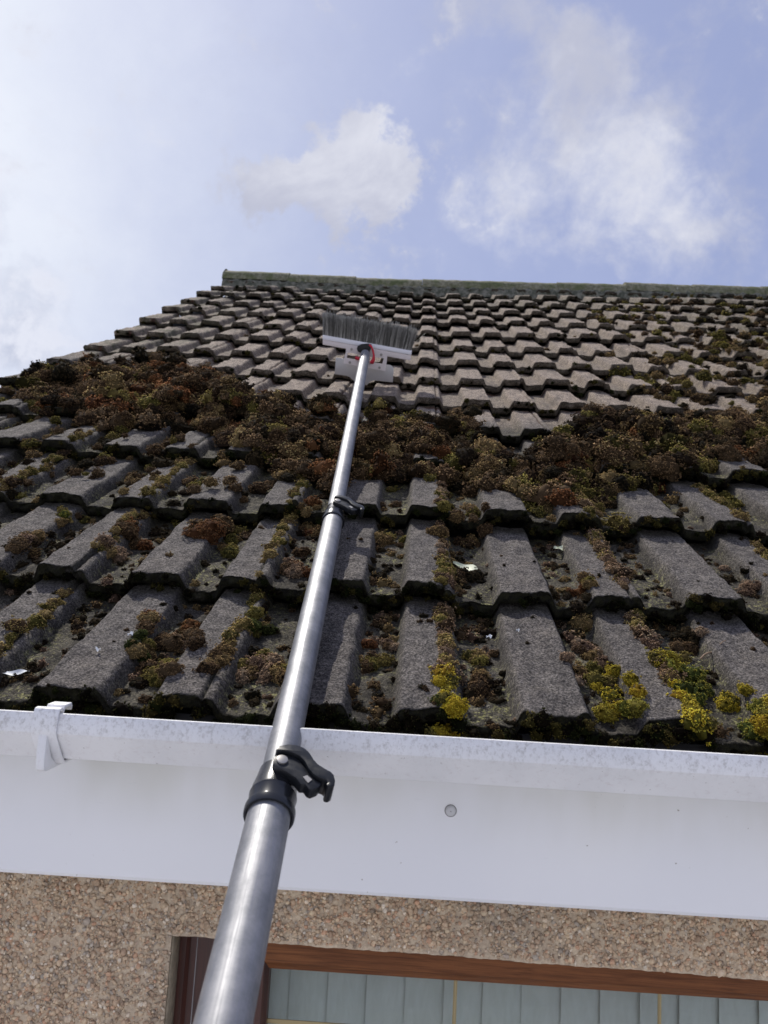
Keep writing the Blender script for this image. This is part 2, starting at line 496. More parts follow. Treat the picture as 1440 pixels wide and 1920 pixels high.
# ridge tiles
m_ridge, nt, b = mat('ridge_tile_concrete', rough=0.9, spec=0.2)
tcn = nt.add('ShaderNodeTexCoord').outputs['Object']
n1 = nt.noise(tcn, 7, 6, 0.65); n2 = nt.noise(tcn, 45, 5, 0.7)
colr = nt.mix(nt.ramp(n2, 0.3, 0.7), (0.095, 0.096, 0.056), (0.25, 0.235, 0.17))
colr = nt.mix(nt.math('MULTIPLY', nt.ramp(n1, 0.45, 0.6), 0.7), colr, (0.075, 0.095, 0.032))
colr = nt.mix(nt.ramp(nt.noise(tcn, 32, 4, 0.6), 0.70, 0.74), colr, (0.55, 0.55, 0.52))
nt.l.new(colr, b.inputs['Base Color'])
bump(nt, b, n2, 0.6, 0.006)
ridx = XL - 0.0
L = 0.452
for i in range(12):
    x0 = XL + i * L
    x1 = x0 + L - 0.0015
    sg = float(sagf(np.array(x0 + L / 2), np.array(VR)))
    aa = Acc()
    lift = 0.010 if i == 6 else (0.004 if i in (3, 7) else 0.0)
    ro, ri = 0.118, 0.100
    cy, cz = ry, rz + sg - 0.078 - 0.014 * min(1, i / 2.0) + lift
    tilt = random.uniform(-0.004, 0.004)
    nx = 14
    for (ra, fl) in ((ro, 1), (ri, -1)):
        vs2 = []
        for ix in range(nx + 1):
            x = x0 + (x1 - x0) * ix / nx
            for it in range(19):
                th = D2R(13 + 154 * it / 18)
                rr = ra * (1 - 0.05 * math.cos(4 * th)) + 0.0012 * math.sin(57 * x + 9 * th)
                vs2.append((x, cy - rr * math.cos(th) * 1.05, cz + rr * math.sin(th) + tilt * (ix / nx)))
        fs2 = [(p * 19 + q, p * 19 + q + 1, (p + 1) * 19 + q + 1, (p + 1) * 19 + q) for p in range(nx) for q in range(18)]
        aa.add(vs2, fs2)
    n_all = 19 * (nx + 1)
    for base in (0, nx * 19):
        o1 = np.vstack(aa.v[:2])
        idxs = list(range(base, base + 19))
        aa.add(np.vstack([o1[idxs], o1[[n_all + q for q in idxs]]]), [(q, q + 1, 19 + q + 1, 19 + q) for q in range(18)])
    rt_ = aa.build('ridge_tile', m_ridge, roof, auto=0.7)
# mortar bed under the ridge tiles
m_mortar, nt, b = mat('mortar', rough=0.95)
tcn = nt.add('ShaderNodeTexCoord').outputs['Object']
nt.l.new(nt.mix(nt.ramp(nt.noise(tcn, 30, 5, .7), .35, .7), (0.05, 0.055, 0.035), (0.2, 0.19, 0.15)), b.inputs['Base Color'])
bump(nt, b, nt.noise(tcn, 60, 4, .7), 0.8, 0.01)
aa = Acc()
xs = np.arange(XL + 0.01, XR, 0.02)
sg = sagf(xs, np.full_like(xs, VR))
prs = []
for (dy, dz) in ((-0.150, -0.115), (-0.132, -0.055), (-0.10, -0.02), (0.10, -0.02), (0.15, -0.12)):
    prs.append(np.stack([xs, ry + dy + 0.006 * np.sin(xs * 71) + 0.004 * np.sin(xs * 187), rz + dz - 0.022 + sg + 0.003 * np.sin(xs * 120)], -1))
n_ = len(xs); vv = np.vstack(prs)
aa.add(vv, [(j * n_ + i, j * n_ + i + 1, (j + 1) * n_ + i + 1, (j + 1) * n_ + i) for j in range(4) for i in range(n_ - 1)])
# end plug of the ridge
aa.add([(XL + .005, ry - 0.12 * math.cos(D2R(t)), rz + float(sg[0]) - 0.062 + 0.12 * math.sin(D2R(t))) for t in range(0, 181, 15)] + [(XL + .005, ry, rz - .06)],
       [(i, i + 1, 13) for i in range(12)])
aa.build('ridge_mortar', m_mortar, house)

# ------------------------------------------------------------------ pvc fascia, soffit, gutter
m_pvc, nt, b = mat('white_pvc_board', rough=0.32, spec=0.5)
tcn = nt.add('ShaderNodeTexCoord').outputs['Object']
n1 = nt.noise(tcn, 3, 4, 0.5)
nv = nt.vmath('MULTIPLY', tcn, (1.0, 1.0, 5.0))
colr = nt.mix(nt.ramp(n1, 0.3, 0.7), (0.76, 0.76, 0.77), (0.81, 0.805, 0.80))
sepz = nt.add('ShaderNodeSeparateXYZ'); nt.l.new(tcn, sepz.inputs[0])
grime = nt.math('MULTIPLY', nt.ramp(sepz.outputs[2], EAVE_Z - 0.19, EAVE_Z - 0.09), nt.ramp(nt.noise(nt.vmath('MULTIPLY', tcn, (1, 1, 0.4)), 6, 4, .6), .3, .75))
colr = nt.mix(nt.math('MULTIPLY', grime, 0.5), colr, (0.55, 0.54, 0.45))
colr = nt.mix(nt.ramp(nt.noise(tcn, 150, 2, 0.5), 0.76, 0.79), colr, (0.35, 0.32, 0.28))
colr = nt.mix(nt.math('MULTIPLY', nt.ramp(nt.noise(nt.vmath('MULTIPLY', tcn, (14, 1, 160)), 1, 3, 0.6), 0.70, 0.76), 0.25), colr, (0.45, 0.45, 0.46))
nt.l.new(colr, b.inputs['Base Color'])
nt.l.new(nt.ramp(nt.noise(tcn, 12, 4), 0.3, 0.7, 0.28, 0.42), b.inputs['Roughness'])

m_gut, nt, b = mat('white_pvc_gutter', rough=0.5, spec=0.45)
tcn = nt.add('ShaderNodeTexCoord').outputs['Object']
n1 = nt.noise(tcn, 8, 5, 0.6)
colr = nt.mix(nt.ramp(n1, 0.3, 0.7), (0.68, 0.68, 0.68), (0.78, 0.775, 0.77))
colr = nt.mix(nt.math('MULTIPLY', nt.ramp(nt.noise(tcn, 130, 5, 0.75), 0.52, 0.74), 0.26), colr, (0.40, 0.32, 0.30))
sz = nt.add('ShaderNodeSeparateXYZ'); nt.l.new(tcn, sz.inputs[0])
upz = nt.ramp(sz.outputs[2], EAVE_Z - 0.05, EAVE_Z - 0.03)
colr = nt.mix(nt.math('MULTIPLY', upz, nt.math('MULTIPLY', nt.ramp(nt.noise(nt.vmath('MULTIPLY', tcn, (1, 1, .8)), 230, 5, .75), 0.46, 0.68), 0.55)), colr, (0.33, 0.31, 0.28))
colr = nt.mix(nt.ramp(nt.noise(tcn, 260, 3, 0.6), 0.71, 0.75), colr, (0.14, 0.12, 0.10))
nt.l.new(colr, b.inputs['Base Color'])
bump(nt, b, nt.noise(tcn, 250, 4, .7), 0.25, 0.0008)

zl = at_y(700, 1374, GL)[2]
zb = at_y(700, 1374 + 86, GL + 0.022)[2]
zc = at_y(700, 1374 + 35, GL - 0.003)[2]
fz0 = at_y(720, 1679.5, FY)[2]
print('gutter', zl - EAVE_Z, zc - EAVE_Z, zb - EAVE_Z, 'fascia', fz0 - EAVE_Z)
# tilt of the boards as read from the photograph (very small)
def zt(px0, py0, px1, py1, y):
    p, q = at_y(px0, py0, y), at_y(px1, py1, y)
    return (q[2] - p[2]) / (q[0] - p[0])
sl_g = zt(0, 1331, 1440, 1418, GL)
sl_f = zt(0, 1634, 1440, 1725, FY)
print('slopes', sl_g, sl_f)
gx0 = at_y(700, 1374, GL)[0]
def strip(acc, profile, x0, x1, slope, xref, nseg=60, close=False):
    xs = np.linspace(x0, x1, nseg)
    P_ = np.array(profile); m_ = len(P_)
    vv = np.array([(x, p[0], p[1] + slope * (x - xref)) for x in xs for p in P_])
    rg_ = range(m_) if close else range(m_ - 1)
    acc.add(vv, [(i * m_ + j, i * m_ + (j + 1) % m_, (i + 1) * m_ + (j + 1) % m_, (i + 1) * m_ + j) for i in range(nseg - 1) for j in rg_])
    if close:
        from mathutils.geometry import tessellate_polygon
        tri = tessellate_polygon([[Vector((p[0], p[1], 0)) for p in P_]])
        acc.add(vv[:m_], [tuple(t) for t in tri]); acc.add(vv[-m_:], [tuple(t[::-1]) for t in tri])
GX0, GX1 = XL - 0.02, 2.6
th = 0.0022
gp_out = [(GL + .006, zl - .004), (GL + .006, zl), (GL, zl), (GL - .0015, zl - .003), (GL - .003, zc + .004), (GL - .0025, zc - .002), (GL + .0015, zc - .008), (GL + .018, zb + .008), (GL + .023, zb + .001), (GL + .031, zb - .001), (FY - .010, zb + .001), (FY - .003, zb + .01), (FY - .003, zl - .022)]
gp_in = [(FY - .006, zl - .022), (FY - .006, zb + .013), (FY - .012, zb + .005), (GL + .032, zb + .003), (GL + .026, zb + .006), (GL + .005, zc - .004), (GL + .001, zc + .002), (GL + .0025, zl - .004)]
aa = Acc()
strip(aa, gp_out + gp_in, GX0, GX1, sl_g, gx0, 40, close=True)
gutter = aa.build('gutter', m_gut, house, auto=0.5)
aa = Acc()
strip(aa, [(FY - .0095, zb + .012), (FY - .0065, zb + .012), (FY - .0065, zl - .006), (FY - .0095, zl - .006)], XL + .03, 2.5, sl_g, gx0, 30, close=True)
aa.build('eaves_gap_strip', m_dark, house)  # dark strip added over the white gutter back to paint the shaded gap
# bracket
def gz(x): return sl_g * (x - gx0)
bxp = at_y(88, 1350, GL)
BX = bxp[0]
def bracket(bx, parent):
    aa = Acc()
    wv = 0.0145
    o = 0.0028
    pr = [(GL + .010, zl - .010), (GL + .010, zl + .004), (GL + .004, zl + .0065), (GL - .002, zl + .0055), (GL - .0045, zl + .001), (GL - .0065, zc + .004), (GL - .0055, zc - .003), (GL + .015, zb + .004), (GL + .024, zb - .005), (FY - .002, zb - .004),
          (FY - .002, zb - .0015), (GL + .026, zb - .0022), (GL + .018, zb + .005), (GL - .002, zc - .004), (GL - .0035, zc + .004), (GL - .0018, zl), (GL + .001, zl + .0035), (GL + .0075, zl + .0015), (GL + .0075, zl - .010)]
    pr = [(p[0], p[1] + gz(bx)) for p in pr]
    strip(aa, pr, bx - wv, bx + wv, sl_g, bx, 2, close=True)
    br = aa.build('gutter_bracket', m_gut, parent, bevel=0.0009)
    # stiffening gusset under and in front of the strap
    ab = Acc()
    gpts = [(GL - .0052, zc + .001), (GL - .0055, zb + .004), (GL - .0035, zb - .008), (GL + .004, zb - .0105), (FY - .002, zb - .0075), (FY - .002, zb - .004), (GL + .024, zb - .004), (GL + .012, zb + .004)]
    gpts = [(p[0], p[1] + gz(bx)) for p in gpts]
    strip(ab, gpts, bx - .0055, bx + .0045, 0, bx, 2, close=True)
    ab.build('gusset', m_gut, br, bevel=0.0012)
    # inner clip hook standing behind the lip
    ac = Acc()
    hp = [(GL + .012, zl - .012), (GL + .012, zl + .010), (GL + .017, zl + .016), (GL + .034, zl + .017), (GL + .037, zl + .012), (GL + .035, zl + .008), (GL + .033, zl + .013), (GL + .019, zl + .012), (GL + .0155, zl + .007), (GL + .0155, zl - .012)]
    hp = [(p[0], p[1] - .008 + gz(bx)) for p in hp]
    strip(ac, hp, bx - .009, bx + .012, 0, bx, 2, close=True)
    ac.build('hook', m_gut, br, bevel=0.0008)
    return br
bracket(BX, gutter)
bracket(BX + 0.95, gutter).name = 'gutter_bracket'
bracket(BX + 1.9, gutter).name = 'gutter_bracket'

aa = Acc()
fx0 = at_y(720, 1679.5, FY)[0]
fz1 = EAVE_Z + 0.0
fp = [(FY + .002, fz0), (FY, fz0 + .003), (FY, fz1 - .028), (FY + .016, fz1 - .028), (FY + .016, fz0 + .012), (WY + .004, fz0 + .012), (WY + .004, fz0 + .002), (FY + .012, fz0 + .0005), (FY + .010, fz0 - .0015), (FY + .003, fz0 - .0015)]
strip(aa, fp, XL - .01, 3.4, sl_f, fx0, 20, close=True)
fascia = aa.build('fascia', m_pvc, house, auto=0.5)
# nail cover on the fascia
m_cap, nt, b = mat('grey_cap_plastic', (0.52, 0.52, 0.52), 0.5)
sp_ = at_y(845, 1520, FY)
aa = Acc()
for (r0, r1, y0, y1) in ((.0, .0046, -.0042, -.0036), (.0046, .0058, -.0036, -.0028), (.0058, .0068, -.0028, 0.0002)):
    n = 32
    ring0 = [(sp_[0] + r0 * math.cos(2 * math.pi * i / n), FY + y0, sp_[2] + r0 * math.sin(2 * math.pi * i / n)) for i in range(n)]
    ring1 = [(sp_[0] + r1 * math.cos(2 * math.pi * i / n), FY + y1, sp_[2] + r1 * math.sin(2 * math.pi * i / n)) for i in range(n)]
    aa.add(ring0 + ring1, [(i, (i + 1) % n, n + (i + 1) % n, n + i) for i in range(n)])
cap = aa.build('nail_cover', m_cap, fascia, auto=0.9)
m_blk, _, _ = mat('dark_ring', (0.22, 0.21, 0.20), 0.9)  # darker ring round the cap edge and dot at its centre
aa = Acc()
n = 32
for (r0, r1, y0) in ((.0065, .0075, -.0009),):
    aa.add([(sp_[0] + r0 * math.cos(2 * math.pi * i / n), FY + y0, sp_[2] + r0 * math.sin(2 * math.pi * i / n)) for i in range(n)] +
           [(sp_[0] + r1 * math.cos(2 * math.pi * i / n), FY + y0 + .0008, sp_[2] + r1 * math.sin(2 * math.pi * i / n)) for i in range(n)],
           [(i, (i + 1) % n, n + (i + 1) % n, n + i) for i in range(n)])
aa.add([(sp_[0] + .0008 * math.cos(2 * math.pi * i / 8), FY - .0045, sp_[2] + .0008 * math.sin(2 * math.pi * i / 8)) for i in range(8)], [tuple(range(8))])
aa.build('rim', m_blk, cap)

# ------------------------------------------------------------------ pebble dash wall with the window opening
def wpt(px, py): return at_y(px, py, WY)
op_l = wpt(322, 1754)
OX0 = op_l[0]; OZ = op_l[2]
pr_ = wpt(1440, 1838)
sl_w = (pr_[2] - OZ) / (pr_[0] - OX0)
OX1 = OX0 + 1.75
OB = OZ - 1.15
print('opening', OX0, OZ - EAVE_Z, 'slope', sl_w)
m_dash, nt, b = mat('pebble_dash', rough=0.85, spec=0.3)
tcn = nt.add('ShaderNodeTexCoord').outputs['Object']
at = nt.add('ShaderNodeAttribute', attribute_name='Col')
colr = nt.mix(0.55, at.outputs['Color'], nt.mix(nt.ramp(nt.noise(tcn, 160, 4, .7), .3, .7), (0.30, 0.30, 0.30), (0.72, 0.72, 0.72)), 'OVERLAY')
colr = nt.mix(nt.math('MULTIPLY', nt.ramp(nt.noise(tcn, 5, 5, .6), .42, .7), 0.35), colr, (0.25, 0.21, 0.165))
nt.l.new(colr, b.inputs['Base Color'])
bp = bump(nt, b, nt.noise(tcn, 230, 4, .7), 0.8, 0.0016)
vr = nt.add('ShaderNodeTexVoronoi', feature='DISTANCE_TO_EDGE'); nt.l.new(tcn, vr.inputs['Vector']); vr.inputs['Scale'].default_value = 95
bump(nt, b, nt.ramp(vr.outputs['Distance'], 0, 0.25), 0.35, 0.002, bp)
aa = Acc()
MC = (0.53, 0.42, 0.295)
zt_top = fz0 + 0.05
def wgrid(x0, x1, z0f, z1f, dx=0.02):
    xs = np.linspace(x0, x1, max(2, int((x1 - x0) / dx)))
    nzz = 12
    vv = []
    for x in xs:
        a0, a1 = z0f(x), z1f(x)
        for j in range(nzz):
            vv.append((x, WY + 0.0006 * math.sin(x * 90 + j), a0 + (a1 - a0) * j / (nzz - 1)))
    aa.add(vv, [(i * nzz + j, (i + 1) * nzz + j, (i + 1) * nzz + j + 1, i * nzz + j + 1) for i in range(len(xs) - 1) for j in range(nzz - 1)], MC)
edge = lambda x: OZ + sl_w * (x - OX0) + 0.0004 * math.sin(x * 131 + 3 * math.sin(x * 17)) + 0.0006 * math.sin(x * 23) + 0.0003 * math.sin(x * 411)
wgrid(OX0, OX1, edge, lambda x: zt_top, 0.004)
wgrid(XL + .06, OX0, lambda x: OB, lambda x: zt_top)
wgrid(OX1, 3.3, lambda x: OB, lambda x: zt_top)
wgrid(XL + .06, 3.3, lambda x: 0, lambda x: OB)
# reveals (head, left, right)
RD = 0.036
hx = np.linspace(OX0, OX1, 300)
vv = [(x, WY, edge(x)) for x in hx] + [(x, WY + .09, edge(x) - .002) for x in hx]
aa.add(vv, [(i, i + 1, 300 + i + 1, 300 + i) for i in range(299)], MC)
for x in (OX0, OX1):
    aa.add([(x, WY, OB), (x, WY, edge(x)), (x, WY + .09, edge(x)), (x, WY + .09, OB)], [(0, 1, 2, 3)], MC)
# the pebbles themselves, pressed into the render coat
bm_cols = np.array([(0.42, 0.32, 0.24), (0.50, 0.40, 0.30), (0.33, 0.24, 0.18), (0.55, 0.48, 0.40), (0.44, 0.28, 0.20), (0.30, 0.27, 0.25), (0.62, 0.58, 0.52), (0.24, 0.20, 0.17), (0.47, 0.37, 0.28), (0.38, 0.36, 0.34)])
phi = (1 + 5 ** .5) / 2
ico = np.array([(-1, phi, 0), (1, phi, 0), (-1, -phi, 0), (1, -phi, 0), (0, -1, phi), (0, 1, phi), (0, -1, -phi), (0, 1, -phi), (phi, 0, -1), (phi, 0, 1), (-phi, 0, -1), (-phi, 0, 1)], float)
ico /= np.linalg.norm(ico[0])
icf = np.array([(0, 11, 5), (0, 5, 1), (0, 1, 7), (0, 7, 10), (0, 10, 11), (1, 5, 9), (5, 11, 4), (11, 10, 2), (10, 7, 6), (7, 1, 8), (3, 9, 4), (3, 4, 2), (3, 2, 6), (3, 6, 8), (3, 8, 9), (4, 9, 5), (2, 4, 11), (6, 2, 10), (8, 6, 7), (9, 8, 1)])
npb = 78000
px_ = rng.uniform(XL + .3, 1.3, npb)
pz_ = rng.uniform(EAVE_Z - 0.60, zt_top, npb)
ok = ~((px_ > OX0 - 0.001) & (px_ < OX1) & (pz_ < OZ + sl_w * (px_ - OX0) + 0.0035))
px_, pz_ = px_[ok], pz_[ok]
n = len(px_)
s1 = rng.gamma(7, 0.00036, n) ; s2 = s1 * rng.uniform(0.45, 1.0, n)
aang = rng.uniform(0, 6.28, n)
nrm = ico[None] * (1 + rng.normal(0, 0.13, (n, 12, 1)))
lx = nrm[..., 0] * s1[:, None]; lz = nrm[..., 1] * s2[:, None]; ly = nrm[..., 2] * (s2 * 0.62)[:, None]
ca_, sa_ = np.cos(aang)[:, None], np.sin(aang)[:, None]
tx = rng.normal(0, .3, (n, 1))
vx = px_[:, None] + lx * ca_ - lz * sa_
vz = pz_[:, None] + lx * sa_ + lz * ca_
vy = WY - rng.uniform(-0.0002, 0.0018, (n, 1)) + ly + tx * lx
cc = bm_cols[rng.choice(len(bm_cols), n, p=[.17, .2, .1, .1, .08, .06, .05, .05, .15, .04])] * rng.uniform(0.8, 1.15, (n, 1))
cc = cc * np.array([1.26, 1.16, 1.0]) * 0.88 + np.array(MC) * 0.14
aa.add(np.stack([vx, vy, vz], -1).reshape(-1, 3), (icf[None] + (np.arange(n) * 12)[:, None, None]).reshape(-1, 3), np.repeat(cc, 12, axis=0))
# gable end and back
gz0 = EAVE_Z - 0.1
gx = XL + .06
aa.add([(gx, WY, 0), (gx, WY, gz0), (gx, ry, rz - .12), (gx, 2 * ry - WY, gz0), (gx, 2 * ry - WY, 0)], [(0, 1, 2, 3, 4)], MC)
aa.add([(3.3, WY, 0), (3.3, WY, gz0), (3.3, ry, rz - .12), (3.3, 2 * ry - WY, gz0), (3.3, 2 * ry - WY, 0)], [(4, 3, 2, 1, 0)], MC)
aa.add([(gx, 2 * ry - WY, 0), (gx, 2 * ry - WY, gz0), (3.3, 2 * ry - WY, gz0), (3.3, 2 * ry - WY, 0)], [(0, 1, 2, 3)], MC)
wall = aa.build('wall', m_dash, house, attr=True)
tag(wall, 'beige and brown pebble dash')

# ------------------------------------------------------------------ window
m_wood, nt, b = mat('woodgrain_frame', rough=0.5, spec=0.2)
tcn = nt.add('ShaderNodeTexCoord').outputs['Object']
gv = nt.vmath('MULTIPLY', tcn, (5, 60, 110))
g1 = nt.noise(gv, 1.6, 6, 0.7, 0.8)
g2 = nt.noise(nt.vmath('MULTIPLY', tcn, (14, 200, 600)), 1.0, 3, 0.6)
colr = nt.mix(nt.ramp(g1, 0.3, 0.7), (0.105, 0.036, 0.012), (0.225, 0.085, 0.030))
colr = nt.mix(nt.math('MULTIPLY', nt.ramp(g2, 0.5, 0.7), 0.45), colr, (0.030, 0.010, 0.006))
nt.l.new(colr, b.inputs['Base Color'])
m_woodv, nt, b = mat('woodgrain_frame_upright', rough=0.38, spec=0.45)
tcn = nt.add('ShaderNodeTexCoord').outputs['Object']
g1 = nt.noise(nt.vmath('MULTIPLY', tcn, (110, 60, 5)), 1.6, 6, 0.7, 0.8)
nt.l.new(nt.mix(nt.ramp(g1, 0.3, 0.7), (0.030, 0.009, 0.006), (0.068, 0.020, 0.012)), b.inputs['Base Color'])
m_bead, nt, b = mat('render_bead', rough=0.9)
tcn = nt.add('ShaderNodeTexCoord').outputs['Object']
nt.l.new(nt.mix(nt.ramp(nt.noise(tcn, 60, 5, .7), .3, .7), (0.20, 0.165, 0.11), (0.34, 0.28, 0.195)), b.inputs['Base Color'])
bump(nt, b, nt.noise(tcn, 200, 3, .7), 0.4, 0.001)
YF = WY + 0.040                        # front of the frame
fl = at_y(336, 1760, YF)
gl = at_y(500, 1815, YF + 0.012)
gr = at_y(1440, 1877, YF + 0.012)
slg = (gr[2] - gl[2]) / (gr[0] - gl[0])
gx0_, gz0_ = gl[0], gl[2]
dkz = at_y(500, 1803, YF)[2]
window = bpy.data.objects.new('window', None); C.objects.link(window)
window.parent = house
window.matrix_parent_inverse = house.matrix_world.inverted()
def par(o):
    return o
a1 = Acc()
zc_ = lambda x, z0: z0 + slg * (x - gx0_)
def rail(acc, x0, x1, y0, y1, z0, z1, s_):
    v = [(x, y, z + s_ * (x - gx0_)) for x in (x0, x1) for y in (y0, y1) for z in (z0, z1)]
    acc.add(v, [(0, 1, 3, 2), (4, 6, 7, 5), (0, 4, 5, 1), (2, 3, 7, 6), (0, 2, 6, 4), (1, 5, 7, 3)])
# head rail with a sloping bead at its foot
rail(a1, fl[0] + .0835, OX1, YF, YF + .06, dkz, OZ + .02, slg)
v = [(x, y, z + slg * (x - gx0_)) for x in (gx0_ - .02, OX1) for (y, z) in ((YF + .0015, dkz - .0006), (YF + .012, gz0_), (YF + .05, gz0_), (YF + .05, dkz - .0006))]
a1.add(v, [(0, 1, 5, 4), (1, 2, 6, 5), (3, 0, 4, 7)])
head = a1.build('head_rail', m_wood, window, auto=0.4)
# left jamb, then the casement stile with a bright seal line between them
a2 = Acc()
lx1 = at_y(369.5, 1760, YF)[0]; lx2 = at_y(371.5, 1760, YF)[0]
a2.box((OX0 + .0008, YF + .002, OB), (lx1 - .0002, YF + .06, OZ + .02))
a2.add([(x, y, z) for z in (OB, OZ - .002) for (x, y) in ((fl[0] + .002, YF - .006), (fl[0] + .012, YF - .006), (fl[0] + .016, YF + .0015))], [(0, 1, 4, 3), (1, 2, 5, 4)])
a2.box((lx2 + .0002, YF, OB), (gx0_ - .002, YF + .05, OZ + .02))
v = [(x, y, z) for z in (OB, gz0_ + .01) for (x, y) in ((gx0_ - .002, YF + .0005), (gx0_ + .004, YF + .012), (gx0_ + .004, YF + .03), (gx0_ - .002, YF + .03))]
a2.add(v, [(0, 1, 5, 4), (1, 2, 6, 5)])
a2.build('jamb', m_woodv, window, auto=0.4)
a2 = Acc()
a2.box((OX1 - .08, YF, OB), (OX1 - .001, YF + .06, OZ + .01))
a2.build('jamb', m_woodv, window)
a2 = Acc()
a2.box((OX0 + .001, YF, OB - .0), (OX1 - .081, YF + .06, OB + .07))
a2.build('sill_rail', m_wood, window)
m_seal, _, _ = mat('grey_seal', (0.45, 0.43, 0.42), 0.5)
a3 = Acc(); a3.box((lx1, YF + .001, OB + .072), (lx2, YF + .03, OZ - .001)); a3.build('seal', m_seal, window)
a4 = Acc(); a4.box((OX0 + .0003, WY + .001, OB), (OX0 + .0028, YF + .0015, OZ - .0015)); a4.box((OX0 + .0035, YF - .0035, OB), (fl[0] + .002, YF + .0012, OZ - .0015))
a4.build('edge_strip', m_bead, window)
m_gold, nt, b = mat('brass_bar', (0.34, 0.27, 0.14), 0.4, 0.5)
PY = YF + .022
def vbar(px, py, w_):
    q = at_y(px, py, PY)
    s = Acc()
    for (o, ww, yy) in ((0, w_, 0), (0, w_ * .45, -.0014)):
        s.box((q[0] - ww / 2 + o, PY - .0022 + yy, OB + .06), (q[0] + ww / 2 + o, PY - .0005, gz0_ + slg * (q[0] - gx0_) + .004))
    return s.build('glazing_bar', m_gold, window, bevel=0.0006)
vbar(854, 1842, .0052); vbar(1236, 1867, .0052)
hb = at_y(497, 1911, PY)
s = Acc()
rail(s, gx0_ + .001, OX1 - .07, PY - .0042, PY - .0024, -.0030, .0030, slg)
s.v[-1][:, 2] += hb[2] - slg * 0 - 0
hbar = s.build('glazing_bar', m_gold, window, bevel=0.0006)
# glass
m_glass, nt, b = mat('window_glass', (0.80, 0.86, 0.85), 0.03)
b.inputs['Transmission Weight'].default_value = 1.0
b.inputs['IOR'].default_value = 1.45
# slim glazing: mix of clear and mirror-like reflection
tr = nt.add('ShaderNodeBsdfTransparent'); tr.inputs[0].default_value = (0.90, 0.93, 0.93, 1)
gls = nt.add('ShaderNodeBsdfGlossy'); gls.inputs['Roughness'].default_value = 0.04
lw = nt.add('ShaderNodeLayerWeight'); lw.inputs['Blend'].default_value = 0.5
mx = nt.add('ShaderNodeMixShader')
nt.l.new(nt.math('MULTIPLY_ADD', nt.math('POWER', lw.outputs['Facing'], 4.0), 0.8, 0.05, clamp=True), mx.inputs[0])
nt.l.new(tr.outputs[0], mx.inputs[1]); nt.l.new(gls.outputs[0], mx.inputs[2])
nt.l.new(mx.outputs[0], nt.n['Material Output'].inputs[0])
s = Acc(); s.box((gx0_ + .001, PY + .001, OB + .05), (OX1 - .06, PY + .004, gz0_ + .03)); s.build('pane', m_glass, window)
# vertical blind slats behind the glass
m_blind, nt, b = mat('blind_fabric', rough=0.8)
tcn = nt.add('ShaderNodeTexCoord').outputs['Object']
g1 = nt.noise(nt.vmath('MULTIPLY', tcn, (60, 60, 14)), 2.0, 4, 0.6, 0.6)
g2 = nt.noise(nt.vmath('MULTIPLY', nt.vmath('ADD', tcn, nt.vmath('MULTIPLY', nt.noise(tcn, 5, 2, .5, 0, 1), (.06, .06, .06))), (260, 60, 90)), 1.0, 3, 0.6)
colr = nt.mix(nt.ramp(g1, 0.3, 0.7), (0.80, 0.81, 0.74), (0.88, 0.89, 0.83))
colr = nt.mix(nt.math('MULTIPLY', nt.ramp(g2, 0.58, 0.72), 0.4), colr, (0.80, 0.82, 0.83))
nt.l.new(colr, b.inputs['Base Color'])
BY = PY + 0.05
bxs = at_y(760, 1850, BY)[0]; bxe = at_y(1272, 1850, BY)[0]
pit = (bxe - bxs) / 7.0
for i in range(-5, 16):
    x = bxs + i * pit
    if x + pit > OX1: break
    s = Acc()
    wv_, n_ = pit * 1.13, 7
    vv = []
    tw = rng.uniform(.06, .16)
    for z in (OB + .04, gz0_ + .035):
        for j in range(n_):
            t = j / (n_ - 1)
            vv.append((x + wv_ * t, BY + 0.004 * math.sin(math.pi * t) * -1 + (t - .5) * wv_ * tw, z))
    s.add(vv, [(j, j + 1, n_ + j + 1, n_ + j) for j in range(n_ - 1)])
    s.build('blind_slat', m_blind, window, smooth=True)
m_room, _, _ = mat('room_dark', (0.10, 0.09, 0.08), 0.9)
s = Acc()
s.add([(OX0 - .1, BY + .25, OB - .1), (OX1 + .1, BY + .25, OB - .1), (OX1 + .1, BY + .25, OZ + .12), (OX0 - .1, BY + .25, OZ + .12), (OX0 - .1, YF + .061, OB - .1), (OX1 + .1, YF + .061, OB - .1), (OX1 + .1, YF + .061, OZ + .12), (OX0 - .1, YF + .061, OZ + .12)],
      [(0, 1, 2, 3), (0, 4, 5, 1), (3, 2, 6, 7), (0, 3, 7, 4), (1, 5, 6, 2)])
s.build('interior', m_room, window)

# ------------------------------------------------------------------ ground
m_ground, nt, b = mat('concrete_paving', rough=0.9)
tcn = nt.add('ShaderNodeTexCoord').outputs['Object']
gcol = nt.mix(nt.ramp(nt.noise(tcn, 1.4, 6, .6), .3, .7), (0.46, 0.46, 0.47), (0.58, 0.58, 0.60))
brk = nt.add('ShaderNodeTexBrick'); nt.l.new(tcn, brk.inputs['Vector']); brk.inputs['Scale'].default_value = 1.1
nt.l.new(gcol, brk.inputs['Color1']); nt.l.new(gcol, brk.inputs['Color2']); brk.inputs['Mortar'].default_value = (.12, .11, .1, 1)
brk.inputs['Mortar Size'].default_value = 0.012
dist = nt.vmath('LENGTH', tcn)
gn = nt.mix(nt.ramp(nt.noise(tcn, 3, 6, .7), .3, .7), (0.035, 0.06, 0.018), (0.08, 0.11, 0.035))
nt.l.new(nt.mix(nt.ramp(dist, 22.0, 22.1), brk.outputs[0], gn), b.inputs['Base Color'])
s = Acc(); s.add([(-1500, -1500, 0), (1500, -1500, 0), (1500, 1500, 0), (-1500, 1500, 0)], [(0, 1, 2, 3)])
tag(s.build('ground', m_ground), kind='structure')
